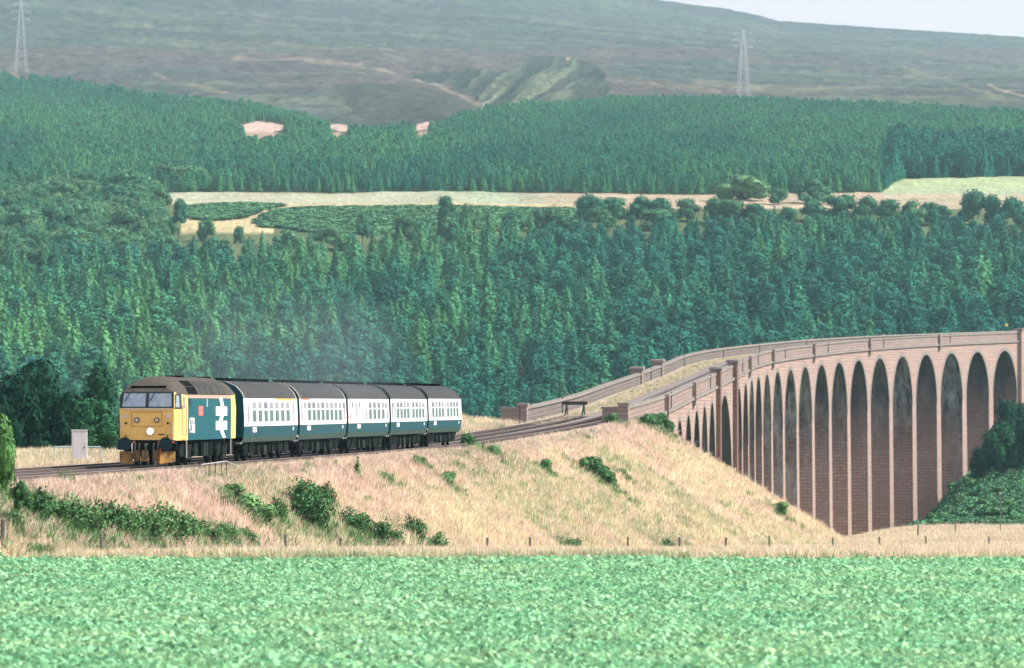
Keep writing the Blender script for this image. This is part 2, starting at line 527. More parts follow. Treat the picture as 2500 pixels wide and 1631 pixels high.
# map of the hillside (named by what grows there)
UP_TOP_U = np.array([-700, 0, 131, 315, 450, 578, 656, 788, 861, 1000, 1060, 1130, 1200, 1290, 1450, 1500, 1700, 2000, 2200, 2500, 3200.])
UP_TOP_V = np.array([170, 198, 212, 240, 252, 268, 282, 322, 334, 330, 318, 296, 284, 274, 262, 256, 254, 262, 272, 294, 330.])
UP_BOT_U = np.array([-700, 0, 400, 560, 640, 1400, 1700, 2150, 2195, 2500, 3200.])
UP_BOT_V = np.array([480, 478, 470, 470, 469, 471, 475, 470, 437, 434, 430.])
MID_TOP_U = np.array([-700, 0, 300, 450, 560, 700, 800, 950, 1100, 1300, 1500, 2000, 2500, 3200.])
MID_TOP_V = np.array([680, 675, 680, 670, 660, 655, 650, 635, 614, 602, 592, 586, 592, 595.])
SCARS = [[(588, 312), (600, 302), (628, 295), (655, 298), (690, 304), (700, 313), (670, 321), (620, 324), (595, 322)],
         [(803, 303), (830, 305), (856, 316), (850, 321), (820, 318), (803, 311)],
         [(1008, 318), (1020, 303), (1042, 299), (1055, 302), (1040, 313), (1020, 318)]]
SOIL = [[(495, 316), (560, 304), (600, 302), (700, 304), (712, 318), (600, 326), (500, 322)],
        [(1000, 322), (1030, 298), (1080, 296), (1122, 314), (1090, 322)],
        [(10, 182), (40, 176), (68, 196), (78, 216), (40, 214), (18, 196)]]
nz1 = fbm(Pg[..., 0] * .01, Yg * .0022, 5, 5); nz2 = fbm(Pg[..., 0] * .05, Yg * .012, 8, 4); nz3 = fbm(Pg[..., 0] * .0025, Yg * .0011, 11, 4)
streak = fbm(Pg[..., 0] * .0035 + Yg * .0006, Yg * .009, 15, 5)
moor = lerpc((.078, .078, .074), (.062, .084, .074), np.clip((nz1 - .35) * 3, 0, 1))
moor = lerpc(moor, (.105, .118, .088), np.clip((streak - .52) * 6, 0, .8))
moor = lerpc(moor, (.065, .062, .066), np.clip((.46 - streak) * 6, 0, .8))
moor = lerpc(moor, (.108, .082, .078), np.clip((nz3 - .52) * 5, 0, .6) * (Vg > 120))
hc = moor
# gully sides and pale tracks in the moor
Ug0, Vg0 = Ug, Vg
Ug, Vg = Ug0 + (nz1 - .5) * 24, Vg0 + (nz2 - .5) * 9
gl = inpoly(Ug, Vg, [(820, 215), (900, 206), (1010, 205), (1080, 207), (1150, 225), (1190, 250), (1120, 290), (1010, 310), (900, 315), (860, 270)])
hc = lerpc(hc, (.050, .055, .048), gl * .8)
gr = inpoly(Ug, Vg, [(1000, 160), (1240, 172), (1295, 148), (1400, 146), (1450, 158), (1480, 190), (1500, 235), (1440, 245), (1330, 255), (1250, 262), (1190, 240), (1150, 212), (1090, 190), (1010, 175)])
hc = lerpc(hc, (.046, .056, .046), gr * .85)  # shading of the gully's right side painted in as darker heather
for pts, w, cc in [([(560, 134), (700, 143), (850, 158), (980, 178), (1060, 192), (1110, 208), (1160, 232), (1200, 262)], 3.4, (.22, .19, .145)),
                   ([(1182, 237), (1215, 212), (1270, 178)], 3.5, (.20, .22, .14)),
                   ([(1240, 262), (1290, 238), (1350, 200), (1405, 170)], 4, (.18, .215, .13)),
                   ([(1330, 245), (1390, 208), (1430, 185)], 3.5, (.18, .215, .13)),
                   ([(1300, 215), (1345, 180), (1375, 170)], 4, (.16, .19, .12)),
                   ([(380, 185), (420, 200), (470, 215), (560, 230)], 3, (.18, .175, .12)),
                   ([(2415, 208), (2440, 222), (2500, 236)], 2.2, (.32, .27, .21)),
                   ([(2200, 165), (2290, 185), (2350, 210), (2460, 250)], 3, (.16, .155, .11)),
                   ([(1700, 205), (1800, 215), (1900, 225), (2150, 220)], 7, (.15, .15, .11)),
                   ([(1480, 190), (1560, 205), (1650, 214), (1760, 230)], 5, (.16, .145, .11)),
                   ([(600, 100), (720, 108), (800, 122), (900, 120)], 4, (.14, .14, .105))]:
    hc = lerpc(hc, cc, near_line(Ug, Vg, pts, w) * (.35 + .7 * nz2).clip(0, .8))
rib = fbm(Ug * .030 + Vg * .050, Ug * .004 - Vg * .006, 131, 4); fine_ = fbm(Pg[..., 0] * .16, Yg * .035, 141, 4)
hc = lerpc(hc, np.array((.125, .15, .105)), gr * np.clip((rib - .56) * 5, 0, .6))
hc = lerpc(hc, np.array((.030, .040, .036)), gr * np.clip((.46 - rib) * 5, 0, .7))
hc = hc * (1 + (fine_ - .5)[..., None] * 1.3)
hc = lerpc(hc, (.55, .42, .34), near_line(Ug, Vg, [(1390, 153), (1396, 152)], 3) * .7)
Ug, Vg = Ug0, Vg0
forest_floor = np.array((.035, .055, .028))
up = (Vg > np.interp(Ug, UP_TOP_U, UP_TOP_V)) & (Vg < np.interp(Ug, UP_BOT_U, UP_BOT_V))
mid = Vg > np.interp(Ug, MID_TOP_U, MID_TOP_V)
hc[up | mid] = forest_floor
for p_ in SOIL: hc[inpoly(Ug, Vg, p_)] = (.17, .12, .095)
for p_ in SCARS: hc = lerpc(hc, (.46, .35, .29), inpoly(Ug, (Vg + 0 * Ug), p_) * 1.0)
for p_ in SCARS: hc = lerpc(hc, (.40, .30, .24), inpoly(Ug, Vg - 22, p_) * .8)
# farmland terrace between the woods
ter = (~up) & (~mid) & (Vg > 425)
old_wood = ter & (Ug < 395 + (Vg - 480) * .35) & (Vg > 455)
pasture = lerpc((.27, .34, .24), (.34, .35, .25), np.clip((nz1 - .4) * 3, 0, 1))
stub = lerpc((.40, .33, .24), (.33, .28, .20), nz2)
tc_ = lerpc(pasture, stub, smooth((Ug - 1180) / 260) * 1.0 * (Ug < 2150))
tc_ = lerpc(tc_, (.30, .37, .20), (Ug > 2150) * smooth((480 - Vg) / 30) * .85)
tc_ = lerpc(tc_, stub, ((Ug > 2150) & (Vg > 476)) * .8)
tc_ = lerpc(tc_, lerpc((.45, .38, .22), (.35, .32, .18), nz2), (Vg > 496 + 4 * nz1) & (Ug < 1400))
brk = lerpc((.055, .16, .085), (.09, .20, .10), nz2)
B1 = [(448, 524), (455, 513), (480, 502), (540, 499), (620, 499), (690, 503), (660, 508), (620, 520), (585, 531), (525, 538), (480, 534)]
B2 = [(632, 550), (640, 530), (680, 514), (760, 508), (900, 507), (1060, 505), (1400, 512), (1420, 545), (1200, 560), (900, 575), (760, 566), (690, 556), (650, 556)]
tc_[inpoly(Ug, Vg, B1)] = brk[inpoly(Ug, Vg, B1)]
tc_[inpoly(Ug, Vg, B2)] = brk[inpoly(Ug, Vg, B2)]
hc[ter] = tc_[ter]
hc[old_wood] = (.05, .085, .04)
ol = ter & (((Ug > 1400) & (Vg > 512)) | ((Ug <= 1400) & (Vg > 572)) | ((Ug > 670) & (Vg > 528)) | ((Ug < 440) & (Vg > 500)))
ol &= ~inpoly(Ug, Vg, B2)
hc[ol] = lerpc((.06, .11, .055), (.13, .15, .08), nz2)[ol]
relief = ((nz1 - .5) * 26 + (nz2 - .5) * 7) * smooth((300 - Vg) / 90) * np.interp(Yg, [3300, 5000, 8500], [.2, .45, .7])
relief *= np.clip((Vg - np.interp(Ug, SKY_U, SKY_V)) / 25, 0, 1)
relief += (nz2 - .5) * 2.0 * ter
relief -= 4.5 * near_line(Ug, Vg, [(1010, 172), (1090, 195), (1150, 220), (1200, 248), (1230, 270)], 55, 1.6)
relief += (rib - .5) * 7 * gr
relief += (fine_ - .5) * 3.0 * (~(up | mid | ter))
Pg[..., 2] += relief
m, n = Ug.shape
# close the hill behind the skyline
back = Pg[-1].copy(); back[:, 1] += 1500; back[:, 0] *= (back[:, 1] / (back[:, 1] - 1500)); back[:, 2] -= 260
Pg = np.concatenate([Pg, back[None]]); hc = np.concatenate([hc, hc[-1:]])
m += 1
idx = np.arange(m * n).reshape(m, n)
Fq = np.stack([idx[:-1, :-1], idx[:-1, 1:], idx[1:, 1:], idx[1:, :-1]], -1).reshape(-1, 4)
col = np.concatenate([hc.reshape(-1, 3), np.ones((m * n, 1))], 1)
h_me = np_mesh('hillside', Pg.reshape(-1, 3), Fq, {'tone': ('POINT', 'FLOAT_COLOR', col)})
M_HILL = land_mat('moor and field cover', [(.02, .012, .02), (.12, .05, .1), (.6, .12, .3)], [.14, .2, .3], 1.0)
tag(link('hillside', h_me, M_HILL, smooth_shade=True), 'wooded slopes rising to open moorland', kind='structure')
# ------------------------------------------------------------------ masonry
def stone_mat(name, ca, cb, mortar, course=0.36, length=0.85, stain_shade=0.0, grey=(.20, .19, .19), rough=.9, uvmap=True):
    m = bpy.data.materials.new(name); m.use_nodes = True
    nt = m.node_tree; b = nt.nodes['Principled BSDF']; L = nt.links.new; N = nt.nodes.new
    uv = N('ShaderNodeUVMap')
    br = N('ShaderNodeTexBrick'); br.inputs['Scale'].default_value = 1.0
    br.inputs['Brick Width'].default_value = length; br.inputs['Row Height'].default_value = course
    br.inputs['Mortar Size'].default_value = 0.06 if stain_shade else 0.03; br.inputs['Mortar Smooth'].default_value = .4; br.inputs['Bias'].default_value = 0
    br.inputs['Color1'].default_value = (*ca, 1); br.inputs['Color2'].default_value = (*cb, 1); br.inputs['Mortar'].default_value = (*mortar, 1)
    L(uv.outputs[0], br.inputs['Vector'])
    def noise(scale, sx=1, sy=1, detail=6, rough_=.65):
        mp = N('ShaderNodeMapping'); mp.inputs['Scale'].default_value = (sx, sy, 1); L(uv.outputs[0], mp.inputs[0])
        n = N('ShaderNodeTexNoise'); n.inputs['Scale'].default_value = scale; n.inputs['Detail'].default_value = detail
        n.inputs['Roughness'].default_value = rough_; L(mp.outputs[0], n.inputs[0]); return n
    def rng_(src, a, b_, lo, hi):
        r = N('ShaderNodeMapRange'); r.inputs['From Min'].default_value = a; r.inputs['From Max'].default_value = b_
        r.inputs['To Min'].default_value = lo; r.inputs['To Max'].default_value = hi; L(src, r.inputs['Value']); return r.outputs[0]
    def mix(fac, a, b_, mode='MIX'):
        x = N('ShaderNodeMix'); x.data_type = 'RGBA'; x.blend_type = mode
        if isinstance(fac, float): x.inputs['Factor'].default_value = fac
        else: L(fac, x.inputs['Factor'])
        for s, k in ((a, 'A'), (b_, 'B')):
            if isinstance(s, tuple): x.inputs[k].default_value = (*s, 1)
            else: L(s, x.inputs[k])
        return x.outputs['Result']
    big = noise(.16); c = mix(rng_(big.outputs['Fac'], .42, .62, 0, .55), br.outputs['Color'], grey)
    med = noise(1.1, 1, 2.2); c = mix(rng_(med.outputs['Fac'], .35, .65, 0, .5), c, (ca[0] * .55, ca[1] * .55, ca[2] * .6))
    rowv = noise(1.0, .12, 2.75, 3, .5); c = mix(rng_(rowv.outputs['Fac'], .4, .6, 0, .45), c, (ca[0] * .62, ca[1] * .6, ca[2] * .62))
    fine = noise(7); c = mix(rng_(fine.outputs['Fac'], .3, .7, 0, .35), c, (cb[0] * 1.15, cb[1] * 1.12, cb[2] * 1.1))
    if stain_shade:
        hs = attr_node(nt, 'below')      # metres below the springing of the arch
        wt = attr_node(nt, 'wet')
        wet = noise(.42, 1.0, .16, 4, .5)
        lim = N('ShaderNodeMath'); lim.operation = 'MULTIPLY_ADD'; L(wet.outputs['Fac'], lim.inputs[0])
        lim.inputs[1].default_value = 44.0; lim.inputs[2].default_value = -15.0
        sub = N('ShaderNodeMath'); sub.operation = 'SUBTRACT'; L(lim.outputs[0], sub.inputs[0]); L(hs.outputs['Fac'], sub.inputs[1])
        f0 = rng_(sub.outputs[0], -6.0, 8.0, 0, stain_shade)
        fm = N('ShaderNodeMath'); fm.operation = 'MULTIPLY'; L(f0, fm.inputs[0]); L(wt.outputs['Fac'], fm.inputs[1]); f = fm.outputs[0]
        pat = noise(.8, 1, .3, 6, .7)
        streaks = mix(rng_(pat.outputs['Fac'], .40, .62, 0, 1), (.035, .048, .055), (.38, .42, .42))
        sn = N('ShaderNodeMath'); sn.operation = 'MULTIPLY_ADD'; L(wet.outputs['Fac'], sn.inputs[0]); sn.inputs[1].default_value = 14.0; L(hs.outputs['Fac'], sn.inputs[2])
        c = mix(rng_(sn.outputs[0], 4.0, 15.0, .92, 0), c, (.040, .042, .043))  # arch shade painted in together with soot, fading out down the pier
        c = mix(f, c, streaks)
    L(c, b.inputs['Base Color'])
    b.inputs['Roughness'].default_value = rough; b.inputs['Specular IOR Level'].default_value = 0.0
    bp = N('ShaderNodeBump'); bp.inputs['Distance'].default_value = .06; bp.inputs['Strength'].default_value = .9
    hm = N('ShaderNodeMath'); hm.operation = 'MULTIPLY_ADD'; L(br.outputs['Fac'], hm.inputs[0]); hm.inputs[1].default_value = -1.0
    L(fine.outputs['Fac'], hm.inputs[2]); L(hm.outputs[0], bp.inputs['Height']); L(bp.outputs[0], b.inputs['Normal'])
    return m
M_STONE = stone_mat('red sandstone', (.37, .275, .235), (.45, .35, .305), (.25, .20, .175), .42, .9, grey=(.30, .255, .235))
M_PIER = stone_mat('weathered pier sandstone', (.38, .23, .185), (.50, .335, .28), (.12, .09, .085), .48, 1.3, stain_shade=.9, grey=(.30, .255, .24))
M_SHADEDST = stone_mat('pilaster stone darkened as shade', (.20, .13, .11), (.27, .18, .155), (.12, .09, .08), .42, .9, grey=(.15, .13, .125))  # darker copy of the stone: shade on the pilaster sides painted in
M_COPE = stone_mat('grey coping stone', (.25, .235, .215), (.32, .30, .27), (.17, .16, .15), .3, 1.6, grey=(.20, .20, .19))
M_PARAL = stone_mat('grey lichened parapet stone', (.17, .155, .145), (.23, .21, .195), (.11, .10, .095), .36, .9, grey=(.20, .20, .19))
M_PARA = stone_mat('grey pink parapet stone', (.28, .225, .20), (.35, .29, .26), (.20, .165, .15), .34, .8)

def strip(mb, s0, s1, rect, step=1.6, close=True):
    """solid bar of cross-section rect=(o0,o1,z0,z1 above string level) swept along the railway line"""
    n = max(1, int(round((s1 - s0) / step))); S = np.linspace(s0, s1, n + 1)
    o0, o1, a, b = rect
    zs = z_str(S)
    c = [W(S, o0, zs + a), W(S, o1, zs + a), W(S, o1, zs + b), W(S, o0, zs + b)]
    for i in range(n):
        for j in range(4):
            p, q = c[j], c[(j + 1) % 4]
            if j % 2 == 1:
                o_ = (S[i], a if j == 1 else b), (S[i], b if j == 1 else a), (S[i + 1], b if j == 1 else a), (S[i + 1], a if j == 1 else b)
            else:
                o_ = (S[i], o0 if j == 0 else o1), (S[i], o1 if j == 0 else o0), (S[i + 1], o1 if j == 0 else o0), (S[i + 1], o0 if j == 0 else o1)
            mb.add([p[i], q[i], q[i + 1], p[i + 1]], [(0, 1, 2, 3)], [list(o_)])
    if close:
        for i in (0, n):
            mb.add([c[j][i] for j in range(4)], [(3, 2, 1, 0) if i == 0 else (0, 1, 2, 3)], [[(o0, b), (o1, b), (o1, a), (o0, a)] if i == 0 else [(o0, a), (o1, a), (o1, b), (o0, b)]])
    return mb

s0a = float(s_of_y(_Y[0]))
ARCHES = []            # (centre s, radius)
s = s0a
cs = [s0a]
for i in range(len(ARCH_U) - 1): cs.append(cs[-1] + _gap(i))
cs = [cs[0] - PITCH] + cs + [cs[-1] + PITCH, cs[-1] + 2 * PITCH]
BIG = 7               # index of the wide span in cs
via = empty('viaduct', tuple(W(s0a, -4.4, z_str(s0a))), 0,
            'long curved pink sandstone viaduct of tall narrow arches climbing across the valley', 'viaduct')
via_inv = Matrix.Translation(-via.location)
def vpart(mb, name, m, **k):
    me = mb.mesh(name); me.transform(via_inv)
    return link(name, me, m, via, **k)
def clear_of(i): return 27.0 if i == BIG else CLEAR
RAD = {i: min(clear_of(i) / 2, 9.5) for i in range(len(cs))}
CROWN = {i: float(z_str(cs[i])) - 1.62 for i in range(len(cs))}
RISE = {i: (10.5 if i == BIG else CLEAR / 2) for i in range(len(cs))}
NSEG = 20
WET = {20: .9, 22: 1.0, 19: .45, 17: .4, 15: .55, 14: 1.0, 13: .75, 12: .6, 10: .9, 16: .35, 21: .2, 5: .4}      # how stained each pier is
def arch_bay(i):
    a, R, zc = cs[i], clear_of(i) / 2, CROWN[i]
    sp = zc - RISE[i]
    lo = (cs[i - 1] + clear_of(i - 1) / 2 + a - R) / 2 if i > 0 else a - R - PIER / 2
    hi = (a + R + cs[i + 1] - clear_of(i + 1) / 2) / 2 if i < len(cs) - 1 else a + R + PIER / 2
    th = np.linspace(math.pi, 0, NSEG + 1)
    S = np.concatenate([[lo], a + R * np.cos(th), [hi]]); Z = np.concatenate([[sp], sp + RISE[i] * np.sin(th), [sp]])
    mb = MB(); T = z_str(S) - .01
    for o, flip in ((0.0, 0), (-HALL, 1)):
        B_ = W(S, o, Z); U_ = W(S, o, T)
        for k in range(len(S) - 1):
            f = [B_[k], B_[k + 1], U_[k + 1], U_[k]]; uv = [(S[k], Z[k]), (S[k + 1], Z[k + 1]), (S[k + 1], T[k + 1]), (S[k], T[k])]
            if flip: f.reverse(); uv.reverse()
            mb.quad(*f, uv=uv)
    Fr, Bk = W(S, 0.0, T), W(S, -HALL, T)
    for k in range(len(S) - 1): mb.quad(Fr[k], Fr[k + 1], Bk[k + 1], Bk[k], uv=[(S[k], 0), (S[k + 1], 0), (S[k + 1], HALL), (S[k], HALL)])
    # soffit in short widths, with its own height for wet stains and painted shade
    A_ = W(S[1:-1], 0.0, Z[1:-1]); B_ = W(S[1:-1], -HALL, Z[1:-1])
    L_ = np.concatenate([[0], np.cumsum(np.hypot(np.diff(S[1:-1]), np.diff(Z[1:-1])))])
    sf = MB()
    for k in range(NSEG):
        ub = 37.0 * (i if k >= NSEG // 2 else i - 1); za, zb_ = Z[1 + k], Z[2 + k]
        sf.quad(A_[k], B_[k], B_[k + 1], A_[k + 1], uv=[(ub, za), (ub + HALL, za), (ub + HALL, zb_), (ub, zb_)])
    vpart(mb, 'spandrel', M_STONE)
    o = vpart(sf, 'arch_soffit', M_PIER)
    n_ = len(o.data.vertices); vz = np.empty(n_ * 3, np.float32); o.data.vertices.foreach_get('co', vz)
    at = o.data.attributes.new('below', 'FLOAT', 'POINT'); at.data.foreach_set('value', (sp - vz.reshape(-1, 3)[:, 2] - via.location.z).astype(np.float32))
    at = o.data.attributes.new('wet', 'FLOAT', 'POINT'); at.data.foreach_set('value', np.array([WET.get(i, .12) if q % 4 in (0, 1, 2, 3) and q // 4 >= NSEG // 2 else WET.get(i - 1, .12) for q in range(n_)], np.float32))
    # ring of voussoirs standing a little proud of the wall
    rg = MB()
    S1 = a + R * np.cos(th); Z1 = sp + RISE[i] * np.sin(th)
    S2 = a + (R + .62) * np.cos(th); Z2 = sp + (RISE[i] + .62) * np.sin(th)
    S2 = np.clip(S2, lo, hi)
    P1, P2, P3, P4 = W(S1, .03, Z1), W(S2, .03, Z2), W(S1, -.1, Z1), W(S2, -.1, Z2)
    for k in range(NSEG):
        uv = [(L_[k], 0), (L_[k + 1], 0), (L_[k + 1], .62), (L_[k], .62)]
        rg.quad(P1[k], P1[k + 1], P2[k + 1], P2[k], uv=uv)
        rg.quad(P3[k], P3[k + 1], P1[k + 1], P1[k], uv=uv); rg.quad(P2[k], P2[k + 1], P4[k + 1], P4[k], uv=uv)
    vpart(rg, 'arch_ring', M_COPE)
    return sp
springs = {i: arch_bay(i) for i in range(len(cs))}
def pier(sl, sr, sp_l, sp_r, pi=0):
    top = max(sp_l, sp_r); mid_s = (sl + sr) / 2
    c = W(mid_s, -4.4, 0)
    gz = float(min(land_z(W(sl, 0)[0], W(sl, 0)[1]), land_z(W(sr, -8)[0], W(sr, -8)[1]))) - 3
    mb = MB(); H = top - gz
    nz = max(2, int(H / 4)); zz = np.linspace(top, gz, nz + 1)
    def ring(z, b):
        return [W(sl - b, b, z), W(sr + b, b, z), W(sr + b, -HALL - b, z), W(sl - b, -HALL - b, z)]
    offs = [0, sr - sl, sr - sl + HALL, 2 * (sr - sl) + HALL, 2 * (sr - sl) + 2 * HALL]
    for k in range(nz):
        b0, b1 = (top - zz[k]) * .009, (top - zz[k + 1]) * .009
        r0, r1 = ring(zz[k], b0), ring(zz[k + 1], b1)
        for j in range(4):
            u0, u1 = offs[j] + sl * 3.1, offs[j + 1] + sl * 3.1
            if j == 1: u0, u1 = 37.0 * pi, 37.0 * pi + HALL
            if j == 3: u0, u1 = 37.0 * pi + HALL, 37.0 * pi
            mb.quad(r1[j], r1[(j + 1) % 4], r0[(j + 1) % 4], r0[j], uv=[(u0, zz[k + 1]), (u1, zz[k + 1]), (u1, zz[k]), (u0, zz[k])])
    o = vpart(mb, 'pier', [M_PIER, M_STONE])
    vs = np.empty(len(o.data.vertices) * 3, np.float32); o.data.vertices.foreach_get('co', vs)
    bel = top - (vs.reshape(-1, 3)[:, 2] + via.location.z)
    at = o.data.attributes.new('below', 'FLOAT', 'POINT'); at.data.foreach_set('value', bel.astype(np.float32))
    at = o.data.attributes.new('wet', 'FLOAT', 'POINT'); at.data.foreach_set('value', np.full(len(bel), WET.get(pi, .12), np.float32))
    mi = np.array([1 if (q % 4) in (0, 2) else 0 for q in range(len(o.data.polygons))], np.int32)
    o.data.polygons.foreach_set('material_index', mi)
ends = []
for i in range(len(cs) - 1):
    sl, sr = cs[i] + clear_of(i) / 2, cs[i + 1] - clear_of(i + 1) / 2
    pier(sl, sr, springs[i], springs[i + 1], i)
    ends.append((sl, sr))
# broad pilasters either side of the wide span, at both faces, and the far abutment pair
def pilaster(sm, wd, pr, top, bot, name='pilaster', side=0, m=None):
    mb = MB(); s0_, s1_ = sm - wd / 2, sm + wd / 2
    zt = float(z_str(sm)) + top; zb = bot
    oo = (0.0, pr) if side == 0 else (-HALL - pr, -HALL)
    def r(z, g=0): return [W(s0_ - g, oo[0] - (g if side else 0), z), W(s1_ + g, oo[0] - (g if side else 0), z), W(s1_ + g, oo[1] + (0 if side else g), z), W(s0_ - g, oo[1] + (0 if side else g), z)]
    a, b = r(zb), r(zt)
    for j in range(4):
        w_ = (wd, pr)[j % 2]
        mb.quad(a[j], a[(j + 1) % 4], b[(j + 1) % 4], b[j], uv=[(0, zb), (w_, zb), (w_, zt), (0, zt)])
    mb.add(b, [(0, 1, 2, 3)], [[(0, 0), (wd, 0), (wd, pr), (0, pr)]]); mb.add(a, [(3, 2, 1, 0)], [[(0, 0), (wd, 0), (wd, pr), (0, pr)]])
    o = vpart(mb, name, m or M_STONE)
    return o
big_ends = [ends[BIG - 1], ends[BIG]]
for sl, sr in big_ends:
    sm = (sl + sr) / 2; gz = float(base_z(*W(sm, 0)[:2])) - 3
    pilaster(sm, 2.9, .5, 1.75, gz, side=0, m=M_SHADEDST); pilaster(sm, 2.9, .55, 1.75, gz, side=1)
    for sd, o0, o1 in ((0, -.75, .65), (1, -HALL - .75, -HALL + .75)):
        mb = MB(); strip(mb, sm - 1.75, sm + 1.75, (o0, o1, 1.752, 2.05)); vpart(mb, 'pier_cap', M_COPE)
        mb = MB(); strip(mb, sm - 1.6, sm + 1.6, ((-.62, -.005) if sd == 0 else (-HALL + .005, -HALL + .62)) + (.02, 1.748)); vpart(mb, 'refuge_block', M_PARA)
# parapets, copings, string courses
S_A = float(s_of_y(496.0)); S_B = cs[-1] + 9
big_s = [(a + b) / 2 for a, b in big_ends]
cuts = [S_A] + sum([[b - 1.6, b + 1.6] for b in big_s], []) + [S_B]
for a, b in ((cuts[0], cuts[1]), (cuts[2], cuts[3]), (cuts[4], cuts[5])):
    for o0, o1 in ((-.45, 0.0), (-HALL, -HALL + .45)):
        mb = MB(); strip(mb, a, b, (o0, o1, .0, 1.18)); vpart(mb, 'parapet', M_PARA if o1 > -1 else M_PARAL)
    for o0, o1 in ((-.55, .10), (-HALL - .10, -HALL + .55)):
        mb = MB(); strip(mb, a, b, (o0, o1, 1.182, 1.40)); vpart(mb, 'coping', M_COPE)
for o0, o1 in ((0.002, .24), (-HALL - .24, -HALL - .002)):
    mb = MB(); strip(mb, S_A, S_B, (o0, o1, -.30, -.0)); vpart(mb, 'string_course', M_COPE)
# solid abutment between the bank and the first arch
fl = cs[0] - clear_of(0) / 2
mb = MB(); S = np.linspace(S_A - .3, fl, 14)
for o, fp in ((-.004, 0), (-HALL + .004, 1)):
    a, b = W(S, o, -22 + 0 * S), W(S, o, z_str(S) - .002)
    for k in range(13):
        f = [a[k], a[k + 1], b[k + 1], b[k]]; uv = [(S[k], -22), (S[k + 1], -22), (S[k + 1], z_str(S[k + 1])), (S[k], z_str(S[k]))]
        if fp: f.reverse(); uv.reverse()
        mb.quad(*f, uv=uv)
a, b = W(fl, 0, -22), W(fl, -HALL, -22); c_, d_ = W(fl, -HALL, CROWN[0] - 7.6), W(fl, 0, CROWN[0] - 7.6)
mb.quad(b, a, d_, c_, uv=[(0, -22), (HALL, -22), (HALL, 0), (0, 0)])
vpart(mb, 'abutment', M_STONE)
# small corbelled pilasters at every third pier, thin cable posts between
def s_pier(k): return (ends[k][0] + ends[k][1]) / 2
for k in (0, 3, 9, 12, 15, 18, 21):
    sm = s_pier(k)
    zs_ = float(z_str(sm))
    pilaster(sm, 1.3, .42, 1.5, zs_ - .32, side=0, m=M_PARA)
    pilaster(sm, 1.3, .42, 1.55, zs_ - .32, side=1, m=M_PARA)
    mb = MB()
    pr = [(0.003, -1.35), (.32, -.78), (.40, -.33), (0.003, -.33)]
    A1 = [W(sm - .5, o, zs_ + z) for o, z in pr]; A2 = [W(sm + .5, o, zs_ + z) for o, z in pr]
    for j in range(4): mb.quad(A1[j], A1[(j + 1) % 4], A2[(j + 1) % 4], A2[j], uv=[(0, 0), (0, .5), (1, .5), (1, 0)])
    mb.add(A1, [(3, 2, 1, 0)], [[(0, 0)] * 4]); mb.add(A2, [(0, 1, 2, 3)], [[(0, 0)] * 4])
    vpart(mb, 'corbel', M_COPE)
far_s = s_pier(24)
pilaster(far_s + .6, 3.0, .7, 1.75, -26, side=0)
mb = MB(); strip(mb, far_s - 1.2, far_s + 2.4, (-.75, .85, 1.752, 2.0)); vpart(mb, 'pier_cap', M_COPE)
M_IRON = mat('dark iron', (.045, .05, .05), .6, .2, noise=.4, nscale=3)
for sm, o in [(s_of_u(u), .07) for u in (1637, 1733, 1812, 1850, 1916, 2021, 2157, 2319)] + [(s_of_u(u + 92), -HALL + .5) for u in (1423, 1506, 1676, 1742, 1824, 1905, 2012, 2118)]:
    mb = MB(); z0 = float(z_str(sm))
    mb.bar(W(sm, o, z0 - .1), W(sm, o, z0 + 1.55), .055, 6)
    vpart(mb, 'cable_post', M_IRON)
# end blocks of the parapets at the near abutment
M_TIMB = mat('dark tarred timber', (.05, .045, .04), .8, noise=.4, nscale=5)
mb = MB(); strip(mb, S_A - 1.5, S_A - .002, (-.55, .25, -.5, 1.55)); vpart(mb, 'end_block', M_PARA)
mb = MB(); strip(mb, S_A - 1.6, S_A + .1, (-.65, .35, 1.552, 1.75)); vpart(mb, 'coping', M_COPE)
mb = MB(); strip(mb, S_A - 1.5, S_A - .002, (-HALL - .15, -HALL + .6, -.5, 1.50)); vpart(mb, 'end_block', M_PARA)
mb = MB(); strip(mb, S_A - 1.6, S_A + .1, (-HALL - .25, -HALL + .7, 1.502, 1.70)); vpart(mb, 'coping', M_COPE)
mb = MB(); strip(mb, S_A - 1.5, S_A - .85, (-HALL - 1.55, -HALL - .152, -.9, 1.15)); vpart(mb, 'end_block', M_PARA)
mb = MB(); strip(mb, S_A - 1.6, S_A - .75, (-HALL - 1.65, -HALL - .152, 1.152, 1.38)); vpart(mb, 'coping', M_COPE)
mb = MB(); strip(mb, S_A - 1.62, S_A - 1.502, (-HALL - 1.35, -HALL - .3, .15, .33)); vpart(mb, 'lintel', M_TIMB)
mb = MB(); strip(mb, S_A - 1.5, S_A - .3, (-1.9, -.552, -.5, 1.25)); vpart(mb, 'end_block', M_PARA)
mb = MB(); strip(mb, S_A - 1.6, S_A - .2, (-2.0, -.552, 1.252, 1.42)); vpart(mb, 'coping', M_COPE)

